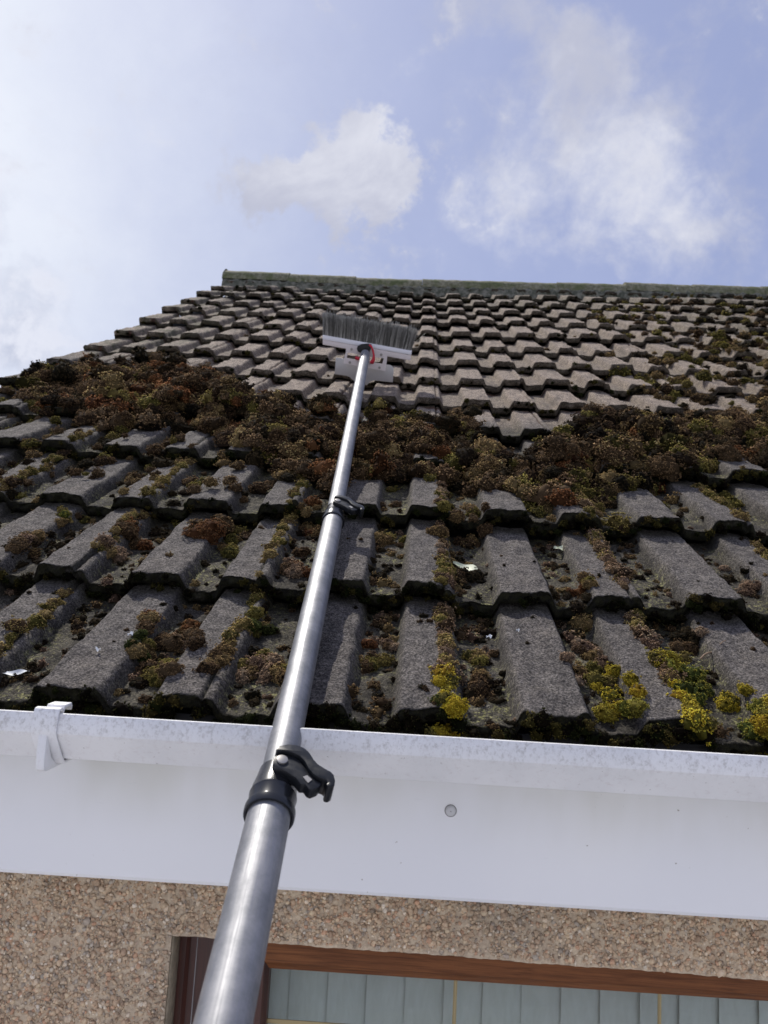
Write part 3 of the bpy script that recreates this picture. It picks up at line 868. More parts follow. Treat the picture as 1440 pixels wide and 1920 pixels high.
# dark sheet added along the gutter bottom to paint the shade inside
s = Acc()
xs = np.arange(GX0 + .01, 2.55, .008); n_ = len(xs)
gg = np.random.default_rng(9)
rws = [np.stack([xs, np.full(n_, y_), zb + gz(xs) + h_ + gg.normal(0, .0022, n_) + .003 * np.sin(xs * 23 + y_ * 60)], -1) for y_, h_ in ((GL + .0145, .022), (GL + .024, .024), (GL + .04, .024), (GL + .06, .026), (GL + .08, .030), (FY - .010, .036))]
s.add(np.vstack(rws), [(j * n_ + i, j * n_ + i + 1, (j + 1) * n_ + i + 1, (j + 1) * n_ + i) for j in range(5) for i in range(n_ - 1)])
m_gap, nt, b = mat('gutter_gap_dark', rough=0.95)
tcn = nt.add('ShaderNodeTexCoord').outputs['Object']
nt.l.new(nt.mix(nt.ramp(nt.noise(tcn, 90, 5, .7), .35, .65), (0.012, 0.010, 0.008), (0.05, 0.042, 0.03)), b.inputs['Base Color'])
bump(nt, b, nt.noise(tcn, 160, 5, .7), 1.0, 0.006)
tag(s.build('gutter_gap_sheet', m_gap), 'dark sheet added in the white gutter to stand for the shade inside it', 'debris', kind='stuff')

# ------------------------------------------------------------------ moss
def zi(y): return 1.0 / (0.381 + 0.00113 * (y - 655))
def pp(x, y, dz=0.0): return at_z(x, y, zi(y) + dz)
A_ = pp(685, 664); B_ = at_z(626, 970, 1.42); C_ = at_z(511, 1499, .765); D_ = pp(394, 2030)
POLE_SEGS = [(A_, B_, .016), (B_, C_, .019)]
m_moss, nt, b = mat('moss', rough=0.95, spec=0.15)
at = nt.add('ShaderNodeAttribute', attribute_name='Col')
tcn = nt.add('ShaderNodeTexCoord').outputs['Object']
colr = nt.mix(0.5, at.outputs['Color'], nt.mix(nt.ramp(nt.noise(tcn, 60, 4, .7), .3, .7), (0.3, 0.3, 0.3), (0.7, 0.7, 0.7)), 'OVERLAY')
nt.l.new(colr, b.inputs['Base Color'])
b.inputs['Specular IOR Level'].default_value = 0.04

PAL = {
    'brown': [(0.066, 0.041, 0.023), (0.096, 0.062, 0.034), (0.132, 0.090, 0.052), (0.043, 0.028, 0.018)],
    'tan': [(0.180, 0.125, 0.058), (0.230, 0.165, 0.075), (0.120, 0.080, 0.040), (0.090, 0.058, 0.032)],
    'pink': [(0.190, 0.130, 0.090), (0.130, 0.082, 0.058), (0.230, 0.170, 0.120)],
    'rust': [(0.115, 0.050, 0.022), (0.150, 0.072, 0.032), (0.085, 0.036, 0.018)],
    'olive': [(0.110, 0.098, 0.028), (0.150, 0.128, 0.036), (0.075, 0.066, 0.020), (0.170, 0.130, 0.045)],
    'green': [(0.036, 0.046, 0.014), (0.055, 0.068, 0.019), (0.026, 0.031, 0.011)],
    'lime': [(0.150, 0.155, 0.030), (0.085, 0.105, 0.025), (0.220, 0.190, 0.040), (0.060, 0.072, 0.02), (0.28, 0.21, 0.03)],
    'yellow': [(0.420, 0.290, 0.022), (0.360, 0.265, 0.030), (0.200, 0.160, 0.022), (0.330, 0.205, 0.022), (0.12, 0.11, 0.02)],
    'dark': [(0.026, 0.018, 0.012), (0.038, 0.028, 0.015), (0.018, 0.015, 0.009)],
}
def fib(n, cmin):
    i = np.arange(n) + 0.5
    z = 1 - i / n * (1 - cmin)
    ph = i * 2.399963
    r = np.sqrt(np.clip(1 - z * z, 0, 1))
    return np.stack([r * np.cos(ph), r * np.sin(ph), z], -1)
def make_template(nsub, per_sub, spindle, seed, sub=0.16, ln=0.20, wd=0.045, cmin=-0.3):
    """a lumpy cushion covered with small rosettes of pointed shoots"""
    g = np.random.default_rng(seed)
    kv = g.normal(size=(7, 3)) * np.array([[2.2], [2.6], [3.2], [4.5], [5], [6.5], [7]])
    ph = g.uniform(0, 6.28, 7)
    am = np.array([.17, .16, .15, .12, .12, .09, .09])
    def rad(d):
        return 1 + (np.sin(d @ kv.T + ph) * am).sum(-1)
    dc = fib(nsub, cmin) + g.normal(0, 0.10, (nsub, 3)); dc /= np.linalg.norm(dc, axis=1)[:, None]
    rc = rad(dc)[:, None] * g.uniform(0.80, 1.08, (nsub, 1))
    cen = np.repeat(dc * rc * 0.88, per_sub, axis=0); d = np.repeat(dc, per_sub, axis=0)
    ns = nsub * per_sub
    ax = d * 0.75 + g.normal(0, 0.62, (ns, 3)); ax /= np.linalg.norm(ax, axis=1)[:, None]
    fix = (ax * d).sum(1) < -0.1
    ax[fix] *= -1
    b0 = cen + ax * sub * 0.35
    l = ln * g.uniform(0.6, 1.25, (ns, 1)); wdt = wd * g.uniform(0.7, 1.35, (ns, 1))
    a = np.cross(ax, g.normal(size=(ns, 3))); a /= np.linalg.norm(a, axis=1)[:, None]
    bb = np.cross(ax, a)
    tip = b0 + ax * l
    if spindle:
        mid = b0 + ax * l * 0.62
        vs = [b0] + [mid + wdt * (a * math.cos(t) + bb * math.sin(t)) for t in (0, 2.094, 4.189)] + [tip]
        v = np.stack(vs, 1).reshape(-1, 3)
        f0 = np.array([(0, 2, 1), (0, 3, 2), (0, 1, 3), (4, 1, 2), (4, 2, 3), (4, 3, 1)]); per = 5
    else:
        vs = [b0 + wdt * 1.3 * (a * math.cos(t) + bb * math.sin(t)) for t in (0, 2.094, 4.189)] + [tip]
        v = np.stack(vs, 1).reshape(-1, 3)
        f0 = np.array([(3, 0, 1), (3, 1, 2), (3, 2, 0)]); per = 4
    f = (f0[None] + (np.arange(ns) * per)[:, None, None]).reshape(-1, 3)
    nb_, nr = 12, 6
    bv = []
    for i in range(nr + 1):
        c = math.cos(math.pi * i / nr * 0.62)
        s_ = math.sin(math.pi * i / nr * 0.62)
        for j in range(nb_):
            dd = np.array([s_ * math.cos(2 * math.pi * j / nb_), s_ * math.sin(2 * math.pi * j / nb_), c])
            bv.append(dd * rad(dd[None])[0] * 0.82)
    bf = [(i * nb_ + j, i * nb_ + (j + 1) % nb_, (i + 1) * nb_ + (j + 1) % nb_, (i + 1) * nb_ + j) for i in range(nr) for j in range(nb_)]
    bf = np.array(bf)
    bf = np.vstack([bf[:, [0, 1, 2]], bf[:, [0, 2, 3]]])
    return v, f, per, ns, np.array(bv), bf
T_NEAR = [make_template(60, 13, True, s, .16, .20, .042) for s in range(6)]
T_BIG = [make_template(130, 12, True, 40 + s, .10, .13, .028) for s in range(3)]
T_MID = [make_template(30, 9, True, 20 + s, .22, .27, .062) for s in range(6)]
T_FAR = [make_template(20, 6, False, 60 + s, .25, .34, .085) for s in range(5)]
T_TUFT = [make_template(11, 8, True, 80 + s, .32, .40, .085) for s in range(5)]
g = np.random.default_rng(77)
def near_pole(X, Vv, N, r):
    q = W @ np.array([X, Vv, N]) + np.array([0, 0, EAVE_Z])
    for a_, b_, rr in POLE_SEGS:
        t = np.clip((q - a_) @ (b_ - a_) / ((b_ - a_) @ (b_ - a_)), 0, 1)
        if np.linalg.norm(q - a_ - t * (b_ - a_)) < rr + r * 1.25: return True
    return False
def clump(acc, X, Vv, N, r, pals, tpl, flat=0.65, squash=None, bright=1.0, tilt=0.35):
    if acc is heap: bright *= g.uniform(.40, 1.7)
    if N > -0.0 and near_pole(X, Vv, N, r): return
    v, f, per, ns, bv, bf = tpl[g.integers(len(tpl))]
    th = g.uniform(0, 6.28)
    Rz = np.array([[math.cos(th), -math.sin(th), 0], [math.sin(th), math.cos(th), 0], [0, 0, 1]])
    a_, b_ = g.normal(0, tilt, 2)
    Rt = np.array([[1, 0, a_], [0, 1, b_], [-a_, -b_, 1]])
    S = np.array(squash if squash is not None else (g.uniform(.8, 1.25), g.uniform(.8, 1.25), 1.0))
    S = S * np.array([r, r, r * flat])
    def tf(q):
        q = (q @ Rz.T @ Rt.T) * S
        return PW(X + q[:, 0], Vv + q[:, 1], N + q[:, 2])
    pc = np.vstack([PAL[p] for p in pals])
    main = pc[g.integers(len(pc))]
    c = pc[g.integers(len(pc), size=ns)] * 0.65 + main * 0.35
    # some colour follows the lump of the cushion it grows on
    c = c * g.uniform(0.6, 1.4, (ns, 1)) * bright
    tipf = np.tile(np.array([.4] + [.8] * 3 + [2.7]) if per == 5 else np.array([.6] * 3 + [2.1]), ns)[:, None] * np.array([1.03, 1.0, .93])  # moss tips are paler; contrast raised to paint lit tips and shaded bases
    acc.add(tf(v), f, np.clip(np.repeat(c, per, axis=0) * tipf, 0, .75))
    acc.add(tf(bv), bf, main * 0.35 * bright)  # cushion body darkened too, painting the shade between shoots

def inside(poly, x, y):
    c = False; j = len(poly) - 1
    for i in range(len(poly)):
        xi, yi = poly[i]; xj, yj = poly[j]
        if (yi > y) != (yj > y) and x < (xj - xi) * (y - yi) / (yj - yi) + xi: c = not c
        j = i
    return c
def poly_roof(poly): return [px2roof(*p) for p in poly]

# --- the heap of scraped-off moss lying across the roof
heap = Acc()
HEAP = [  # (outline on the photograph, clumps per square metre, size range, pile height, palettes)
    ([(42, 712), (62, 690), (115, 672), (180, 664), (250, 672), (330, 668), (395, 690), (440, 722), (520, 745), (560, 775), (640, 790), (660, 850), (640, 925), (560, 900), (480, 870), (455, 835), (400, 815), (330, 800), (220, 815), (180, 790), (130, 760), (50, 745)], 2300, (.012, .028), .045, ('brown', 'brown', 'dark', 'tan')),
    ([(640, 790), (700, 765), (800, 775), (880, 772), (905, 830), (945, 850), (930, 930), (860, 905), (800, 895), (720, 905), (645, 925)], 2300, (.012, .026), .040, ('brown', 'dark', 'tan', 'brown')),
    ([(905, 850), (1010, 845), (1050, 800), (1150, 778), (1250, 768), (1340, 782), (1440, 755), (1480, 770), (1490, 860), (1340, 880), (1240, 905), (1170, 925), (1100, 965), (1010, 955), (930, 925)], 2300, (.012, .028), .042, ('brown', 'dark', 'tan', 'olive', 'brown')),
    ([(200, 720), (300, 690), (420, 740), (470, 790), (400, 790), (300, 780), (210, 790)], 1500, (.014, .028), .075, ('brown', 'rust', 'brown', 'tan')),
    ([(920, 860), (1060, 830), (1180, 800), (1350, 810), (1430, 830), (1300, 860), (1130, 900), (1000, 920)], 1300, (.014, .028), .07, ('brown', 'dark', 'tan')),
]
def area_px(poly):
    q = poly_roof(poly); s_ = 0
    for i in range(len(q)):
        s_ += q[i - 1][0] * q[i][1] - q[i][0] * q[i - 1][1]
    return abs(s_) / 2, q
tot = 0
for poly, dens, (r0, r1), hh, pals in HEAP:
    ar, q = area_px([(x_, y_ + (10 if y_ < np.mean([q_[1] for q_ in poly]) else -10)) for x_, y_ in poly])
    xs_ = [p[0] for p in q]; ys_ = [p[1] for p in q]
    nn = int(ar * dens); cnt = 0
    print('heap area', ar, nn)
    while cnt < nn:
        x, y = g.uniform(min(xs_), max(xs_)), g.uniform(min(ys_), max(ys_))
        if not inside(q, x, y): continue
        cnt += 1
        big = 0.5 + 0.5 * math.sin(x * 17 + 2 * math.sin(y * 13)) * math.sin(y * 19 + 1.5 * math.sin(x * 11))
        hole = math.sin(x * 9.1 + 2.2 * math.sin(y * 7)) * math.sin(y * 23 + 2.5 * math.sin(x * 8.3)) + .5 * math.sin(x * 31 + y * 17)
        if hole < -0.62 and g.random() < .93: continue
        n_ = float(surf(np.array(x), np.array(y))) + hh * 1.35 * big * max(0.1, .55 + .6 * hole) * g.uniform(0, 1) ** 0.7
        r_ = g.uniform(r0, r1)
        pz = pals if g.random() > 0.07 else ('olive',)
        if g.random() < .05: pz = ('rust',)
        clump(heap, x, y, n_, r_, (pz[g.integers(len(pz))],), T_MID if y < 1.75 else T_MID if g.random() < .5 else T_FAR, g.uniform(.6, 1.0), tilt=.45)
        tot += 1
for poly, num in ((HEAP[0][0], 46), (HEAP[1][0], 20), (HEAP[2][0], 44)):
    q = poly_roof(poly); xs_ = [p[0] for p in q]; ys_ = [p[1] for p in q]; cnt = 0
    while cnt < num:
        x, y = g.uniform(min(xs_), max(xs_)), g.uniform(min(ys_), max(ys_))
        if not inside(q, x, y): continue
        cnt += 1
        if x < -1.22: continue
        clump(heap, x, y, float(surf(np.array(x), np.array(y))) + g.uniform(.006, .030), g.uniform(.022, .040), (('brown', 'brown', 'brown', 'tan', 'dark')[g.integers(5)],), T_BIG, g.uniform(.6, .9), tilt=.35)
print('heap clumps', tot)
tag(heap.build('moss_heap', m_moss, attr=True), 'heap of loose brown moss scraped off and lying across the middle of the roof', 'moss', kind='stuff')

# --- moss growing on the tiles: seams, step edges, scattered bits
grow = Acc()
def s_at(x, y): return float(surf(np.array(x), np.array(y)))
# dark moss on the tile fronts
for r in range(0, 14):
    x0, x1 = (-1.35, 2.1) if r < 6 else (K0 * P, 3.3)
    step = 0.007 if r < 2 else 0.009 if r < 4 else 0.02 if r < 8 else 0.035
    x = x0
    while x < x1:
        x += step * g.uniform(0.4, 1.6)
        dens = 0.5 + 0.5 * math.sin(x * 9 + r * 2.3) + (0.25 if r < 5 else -0.1) + (0.2 if x > 1.2 else 0)
        if r == 0: dens += .4
        if g.random() > dens: continue
        y = r * G
        top = s_at(x, y + 0.001)
        n_ = top - g.uniform(0.003, 0.030)
        rr = g.uniform(0.003, 0.0085) * (1 if r < 3 else 1.25)
        right = x > 0.55
        pal = ('green', 'dark') if g.random() < .75 else ('olive',)
        if r == 0 and right and g.random() < .35: pal = ('olive', 'lime')
        if r == 0: rr *= 1.3
        clump(grow, x, y - 0.002, n_, rr, pal, T_TUFT if r < 5 else T_FAR, 1.0, bright=.42 if not right else .6)
# moss lines along the interlocking joints
for kk, rows, dn in ((0, ((0, .04, .98, 1.0), (1, .0, .9, .9), (2, 0, .6, .7)), 1), (-2, ((0, .35, 1, .7), (1, .2, 1, .9), (2, .1, .9, .9)), 1), (-4, ((0, .2, .9, .5), (1, .2, .95, .8), (2, .2, .95, .9)), 1),
                     (2, ((0, .0, .95, 1.0), (1, .1, .95, 1.0), (2, .0, .9, .8)), 1), (4, ((0, 0, .9, .8), (1, .1, .9, .8), (2, 0, .9, .9), (3, 0, .9, .6)), 1), (-6, ((1, 0, .9, .8), (2, 0, .9, .8), (3, 0, .9, .5)), 1), (6, ((1, 0, .9, .8), (2, 0, .9, .7), (3, 0, .9, .6)), 1)):
    for (r, s0, s1, dd) in rows:
        y = r * G + s0 * G
        while y < r * G + s1 * G:
            y += g.uniform(.006, .013) / dd
            gap = 0.5 + 0.5 * math.sin(y * 47 + kk) * math.sin(y * 19)
            if g.random() < gap * .28: continue
            x = (kk + 0.375) * P + g.normal(0, .0028)
            low = r == 0 and (y / G < .30)
            pal = ('tan', 'olive')
            if kk >= 0 and low: pal = ('yellow',) if y / G < .12 or kk > 0 else ('yellow', 'olive')
            elif kk in (0, 2) and g.random() < .5: pal = ('pink', 'brown')
            clump(grow, x, y, s_at(x, y) + .001, g.uniform(.0070, .0135) * (1.15 if kk == 2 else 1), pal, T_MID, .75, bright=1.25)
# scattered bits in the valleys and on the rolls
def scatter(poly, dens, r0, r1, pals, tpl, only_valley=False, h=0.0):
    ar, q = area_px(poly)
    xs_ = [p[0] for p in q]; ys_ = [p[1] for p in q]
    cnt = 0; nn = int(ar * dens)
    while cnt < nn:
        x, y = g.uniform(min(xs_), max(xs_)), g.uniform(min(ys_), max(ys_))
        if not inside(q, x, y): continue
        cnt += 1
        pz, _, u, _ = prof(np.array(x))
        if only_valley and pz > -RH * 0.45 and g.random() < .985: continue
        cl = 0.5 + 0.5 * math.sin(x * 23 + 3 * math.sin(y * 9)) * math.sin(y * 31 + 2 * math.sin(x * 14))
        if g.random() > cl + .25: continue
        clump(grow, x, y, s_at(x, y) + g.uniform(0, h), g.uniform(r0, r1) * (0.6 + .6 * cl), (pals[g.integers(len(pals))],), tpl, g.uniform(.5, .9))
ALL = [(-100, 930), (1600, 990), (1700, 1420), (-100, 1330)]
scatter(ALL, 120, .002, .006, ('dark', 'brown', 'dark', 'tan'), T_TUFT)
scatter(ALL, 2300, .0035, .0105, ('dark', 'dark', 'brown', 'tan', 'dark', 'pink'), T_TUFT, True)
scatter([(-100, 760), (200, 760), (480, 850), (640, 900), (900, 900), (1150, 930), (1500, 860), (1600, 1000), (-100, 940)], 420, .006, .016, ('brown', 'tan', 'olive', 'dark'), T_MID, True, .004)
scatter([(-100, 700), (60, 700), (200, 790), (440, 830), (560, 900), (400, 930), (-100, 930)], 380, .008, .020, ('brown', 'brown', 'tan', 'dark', 'olive'), T_MID, False, .012)
scatter([(640, 900), (900, 890), (1200, 900), (1460, 860), (1500, 960), (1200, 980), (660, 960)], 300, .008, .020, ('tan', 'olive', 'brown', 'dark'), T_MID, True, .006)
# remaining moss on the right of the roof above the heap
scatter([(1190, 700), (1330, 640), (1600, 640), (1700, 780), (1250, 770)], 330, .010, .024, ('brown', 'tan', 'olive', 'dark'), T_MID, False, .01)
scatter([(1090, 590), (1230, 560), (1600, 570), (1600, 660), (1300, 660), (1150, 640)], 130, .012, .026, ('brown', 'dark', 'olive'), T_FAR, False, .01)
scatter([(300, 660), (500, 600), (1250, 600), (1250, 760), (560, 760)], 26, .006, .014, ('brown', 'tan'), T_FAR, True)
for r in range(6, 13):          # crumbs caught behind steps at the right
    for _ in range(26 if r < 9 else 14):
        x = g.uniform(1.0, 2.7) if r > 8 else g.uniform(.75, 1.9)
        clump(grow, x, r * G - g.uniform(.0, .03), s_at(x, r * G - .01) + .004, g.uniform(.012, .026), (('brown', 'dark', 'tan', 'olive')[g.integers(4)],), T_FAR, .9)
tag(grow.build('moss_growth', m_moss, attr=True), 'patchy moss growing in the tile joints, valleys and step edges', 'moss', kind='stuff')

# --- single moss cushions that stand out
def cushion(label, parts, cat='moss'):
    """parts: list of (photo x, photo y, radius, palettes, template, flatness)"""
    acc = Acc()
    for (px, py, r_, pals, tpl, fl_) in parts:
        x, y = px2roof(px, py)
        n_ = s_at(x, y)
        x, y = px2roof(px, py, n_)
        clump(acc, x, y, s_at(x, y) + r_ * .1, r_, pals, tpl, fl_)
    c_ = np.vstack(acc.v).mean(0)
    ob = acc.build('moss_cushion', m_moss, attr=True)
    me = ob.data
    me.transform(Matrix.Translation(-Vector(c_)))
    ob.location = c_
    return tag(ob, label, cat, 'single moss cushions on the lower tile courses')
def spread(cx, cy, n, rx, ry, r0, r1, pals, tpl=T_NEAR, fl_=.75):
    return [(cx + g.uniform(-1, 1) * rx, cy + g.uniform(-1, 1) * ry, g.uniform(r0, r1), (pals[g.integers(len(pals))],), tpl, fl_) for _ in range(n)]
cushion('bright yellow moss cushion in the valley beside the gutter, right of a broad roll', spread(1170, 1322, 9, 36, 22, .009, .015, ('yellow', 'yellow', 'lime')))
cushion('large lime and yellow moss mound draped over a roll at the lower right', spread(1258, 1248, 8, 26, 14, .010, .016, ('lime', 'yellow', 'olive')) + spread(1300, 1285, 9, 32, 24, .010, .016, ('lime', 'lime', 'yellow', 'green')))
cushion('orange yellow moss strip running down a roll edge at the far lower right', [(1292, 1318, .008, ('yellow',), T_NEAR, .8), (1300, 1332, .009, ('yellow',), T_NEAR, .8), (1310, 1347, .009, ('yellow', 'olive'), T_NEAR, .8), (1325, 1362, .009, ('olive',), T_NEAR, .8)])
cushion('yellow moss tufts above the right hand end of the gutter', spread(1385, 1328, 7, 30, 14, .007, .012, ('yellow', 'yellow', 'olive')))
cushion('vivid green moss cushion at the gutter in the bottom right corner', spread(1430, 1375, 9, 26, 24, .010, .017, ('lime', 'lime', 'yellow')))
cushion('yellow green moss knob hanging over the tile nose beside the pole', spread(848, 1325, 5, 10, 12, .008, .012, ('yellow', 'yellow', 'lime')) + spread(822, 1350, 4, 14, 12, .008, .011, ('olive', 'green', 'yellow')))
cushion('olive and brown moss bank left of the bright yellow cushion', spread(1130, 1270, 9, 38, 18, .008, .014, ('olive', 'yellow', 'olive', 'brown')))
cushion('greyish brown moss bank in the valley above the yellow cushions', spread(1095, 1230, 9, 34, 26, .009, .014, ('pink', 'brown', 'tan')))
cushion('tan domed moss tuft just under the second course, right of centre', spread(1098, 1170, 3, 10, 8, .012, .016, ('tan', 'olive'), T_NEAR, 1.0))
cushion('ragged brown moss with a dead stalk in a right hand valley', spread(1300, 1205, 8, 36, 20, .009, .015, ('brown', 'pink', 'dark')))
cushion('golden brown moss pair on the valley floor right of the mossy joint', spread(895, 1235, 4, 16, 10, .010, .014, ('olive', 'tan')) + spread(890, 1282, 4, 14, 14, .009, .014, ('brown', 'tan')))
cushion('red brown moss mound in the valley right of the pole on the lowest course', spread(714, 1210, 6, 28, 10, .008, .012, ('pink', 'brown', 'rust')))
cushion('greenish brown moss mound just below the red brown one', spread(714, 1243, 6, 30, 10, .008, .012, ('olive', 'brown')))
cushion('long golden moss fringe spreading over the second course right of the pole', spread(865, 1000, 12, 52, 14, .010, .018, ('olive', 'brown', 'tan', 'brown')) + spread(835, 985, 3, 8, 8, .009, .013, ('olive',)))
cushion('grey brown moss lump under the pale leaf', spread(885, 1082, 7, 36, 10, .009, .014, ('dark', 'brown', 'tan')))
cushion('small moss tuft with golden rim left of the pale leaf', spread(838, 1070, 3, 8, 8, .009, .012, ('olive', 'tan')))
cushion('reddish moss tuft at the second course edge with a tan neighbour', spread(1085, 1112, 3, 12, 7, .009, .013, ('rust',)) + spread(1092, 1093, 3, 18, 6, .008, .012, ('olive', 'tan')))
cushion('pink tipped moss tuft on a roll at the far right', spread(1412, 1107, 4, 12, 8, .009, .012, ('pink', 'rust')))
cushion('large overturned brown moss cake lying on a roll left of the pole', [(388, 1003, .036, ('rust', 'brown'), T_BIG, .55), (372, 990, .022, ('tan',), T_NEAR, .6), (415, 1000, .020, ('brown', 'tan'), T_NEAR, .8)] + spread(425, 1020, 5, 14, 16, .010, .014, ('tan', 'olive')))
cushion('small round green moss bun below the overturned moss cake', [(432, 1036, .014, ('olive', 'green'), T_NEAR, .9)])
cushion('chestnut brown moss mound in a left hand valley', spread(250, 1015, 7, 26, 12, .013, .019, ('rust', 'brown', 'brown')))
cushion('pale pinkish moss tuft in front of the chestnut mound', spread(206, 1045, 6, 18, 9, .010, .015, ('pink', 'pink', 'tan')))
cushion('dark moss tuft with pale tips in the valley at the left edge', spread(50, 1028, 7, 24, 10, .010, .015, ('brown', 'pink', 'tan')))
cushion('wide russet moss carpet filling a valley on the lowest course, left', spread(320, 1190, 13, 50, 24, .010, .016, ('rust', 'brown', 'tan', 'brown')))
cushion('tan moss mound at the lower end of the russet carpet', spread(295, 1258, 9, 36, 22, .010, .016, ('tan', 'brown', 'olive')))
cushion('dark green moss mound left of the tan mound', spread(255, 1228, 7, 22, 18, .009, .014, ('olive', 'green', 'tan')))
cushion('broad tan and green moss bank against the left side of the pole', spread(490, 1252, 14, 44, 20, .010, .016, ('tan', 'olive', 'pink')))
cushion('greenish moss mound above the bank left of the pole', spread(490, 1180, 7, 20, 14, .009, .014, ('olive', 'green', 'tan')))
cushion('moss mound on a cracked roll between two valleys, lowest course', spread(410, 1242, 7, 18, 18, .009, .013, ('tan', 'brown')))
cushion('reddish brown moss mound hugging the left side of the pole', spread(562, 1055, 8, 22, 22, .011, .017, ('rust', 'brown', 'pink')))
cushion('tall golden brown moss mound left of the upper pole clamp', spread(582, 985, 6, 14, 16, .012, .017, ('rust', 'tan')))
cushion('tan crested moss tuft on a roll right of the upper pole clamp', spread(730, 1008, 6, 28, 9, .010, .015, ('tan', 'tan', 'olive')))
cushion('small olive moss tuft in a valley near the left frame edge', spread(118, 990, 4, 10, 14, .008, .012, ('olive', 'lime', 'tan')))
cushion('yellow tipped moss mound among brushed tiles at the upper right', spread(1345, 648, 4, 10, 5, .022, .032, ('lime', 'olive'), T_MID, .9))

# dead stalk, leaf and pale flakes
m_leaf, nt, b = mat('pale_leaf', (0.36, 0.40, 0.26), 0.6)
tcn = nt.add('ShaderNodeTexCoord').outputs['Object']
nt.l.new(nt.mix(nt.ramp(nt.noise(tcn, 70, 4, .6), .35, .65), (0.30, 0.34, 0.22), (0.55, 0.56, 0.44)), b.inputs['Base Color'])
def leaf(px, py, L_, W_, ang, lab, material=m_leaf, tip=True, nm='leaf', cat='leaf'):
    x, y = px2roof(px, py)
    n_ = s_at(x, y); x, y = px2roof(px, py, n_ + .004)
    acc = Acc(); nn = 13; mm = 5
    pts = []
    for i in range(nn):
        t = i / (nn - 1)
        wd_ = W_ * (math.sin(math.pi * t ** (0.75 if tip else 1.0)) ** 0.8 if 0 < t < 1 else 0.02)
        for j in range(mm):
            s_ = (j / (mm - 1) - .5) * 2
            lx_ = (t - .5) * L_; ly_ = s_ * wd_ / 2
            X_ = x + lx_ * math.cos(ang) - ly_ * math.sin(ang); Y_ = y + lx_ * math.sin(ang) + ly_ * math.cos(ang)
            pts.append((X_, Y_, n_ + .005 + .10 * W_ * s_ * s_ + 0.12 * L_ * (t - .5) ** 2 + .002 * math.sin(t * 9 + s_)))
    q = np.array(pts)
    f_ = [(i * mm + j, i * mm + j + 1, (i + 1) * mm + j + 1, (i + 1) * mm + j) for i in range(nn - 1) for j in range(mm - 1)]
    top_ = PW(q[:, 0], q[:, 1], q[:, 2])
    acc.add(top_, f_)
    q2 = q.copy(); q2[:, 2] -= .0005
    acc.add(PW(q2[:, 0], q2[:, 1], q2[:, 2]), [t[::-1] for t in f_])
    return tag(acc.build(nm, material, smooth=True), lab, cat)
leaf(872, 1066, .050, .026, 2.6, 'pale green curled leaf lying in a valley on the second course')
leaf(1052, 1030, .030, .020, .1, 'flat yellowish leaf disc in the valley on the second course', tip=False)
m_white, _, _ = mat('white_flake', (0.62, 0.64, 0.66), 0.7)
leaf(917, 1195, .010, .007, .4, 'white flake in a valley of the lowest course right of the pole', m_white, False, 'flake', 'flake')
leaf(971, 1183, .005, .004, .2, 'tiny white flake on the broad roll right of the white valley flake', m_white, False, 'flake', 'flake')
leaf(184, 1219, .010, .005, -.5, 'white flake on a roll of the lowest course at the left', m_white, False, 'flake', 'flake')
leaf(245, 1190, .009, .006, .9, 'greenish white flake above the left russet moss', m_white, False, 'flake', 'flake')
leaf(20, 1263, .050, .010, .1, 'long whitish smear of debris in the valley at the far left', m_white, False, 'flake', 'debris')
m_stalk, _, _ = mat('dead_stalk', (0.20, 0.13, 0.08), 0.8)
x0_, y0_ = px2roof(1318, 1215); x1_, y1_ = px2roof(1362, 1195)
s = Acc()
pth = [PW(np.array(x0_ + (x1_ - x0_) * t), np.array(y0_ + (y1_ - y0_) * t), np.array(s_at(x0_, y0_) + .012 + .012 * t + .003 * math.sin(t * 9))) for t in np.linspace(0, 1, 8)]
s.tube(np.array(pth), np.linspace(.0014, .0005, 8), 6)
tag(s.build('stalk', m_stalk, smooth=True), 'thin dead brown stalk poking out of ragged moss', 'stalk')

# ------------------------------------------------------------------ telescopic pole with brush and scraper
dirl = (D_ - C_) / np.linalg.norm(D_ - C_)
D_ = D_ + dirl * 0.10
m_alu, nt, b = mat('brushed_aluminium', (0.60, 0.61, 0.64), 0.5, 0.85)
at_ = nt.add('ShaderNodeTexCoord').outputs['Object']
_t = (C_ - B_) / np.linalg.norm(C_ - B_); _c = np.cross(_t, (1, 0, 0)); _c /= np.linalg.norm(_c); _r = np.cross(_t, _c)
cmb = nt.add('ShaderNodeCombineXYZ')
for i_, (ax_, k_) in enumerate(((_r, 420), (_c, 420), (_t, 7))):
    nt.l.new(nt.math('MULTIPLY', nt.vmath('DOT_PRODUCT', at_, tuple(ax_)), k_), cmb.inputs[i_])
g1 = nt.noise(cmb.outputs[0], 1.0, 4, 0.65)
g2 = nt.noise(at_, 22, 6, 0.75)
nt.l.new(nt.mix(nt.ramp(g2, .3, .7), (0.19, 0.195, 0.205), (0.31, 0.31, 0.32)), b.inputs['Base Color'])
nt.l.new(nt.ramp(g1, .3, .7, .46, .68), b.inputs['Roughness'])
bump(nt, b, g1, 0.05, 0.0002)
m_blackp, nt, b = mat('black_plastic', (0.010, 0.011, 0.013), 0.33, 0, .3)
tcx = nt.add('ShaderNodeTexCoord').outputs['Object']
nt.l.new(nt.ramp(nt.noise(tcx, 120, 4, .7), .3, .7, .28, .45), b.inputs['Roughness'])
m_collar, _, _ = mat('glossy_black_collar', (0.016, 0.017, 0.02), 0.24, 0.1, .5)
m_pin, _, _ = mat('steel_pin', (0.30, 0.29, 0.28), 0.45, .8)
pole = empty('cleaning_pole', tuple(A_), 'long silver telescopic pole with wire brush and scraper head lying up the roof', 'cleaning pole')
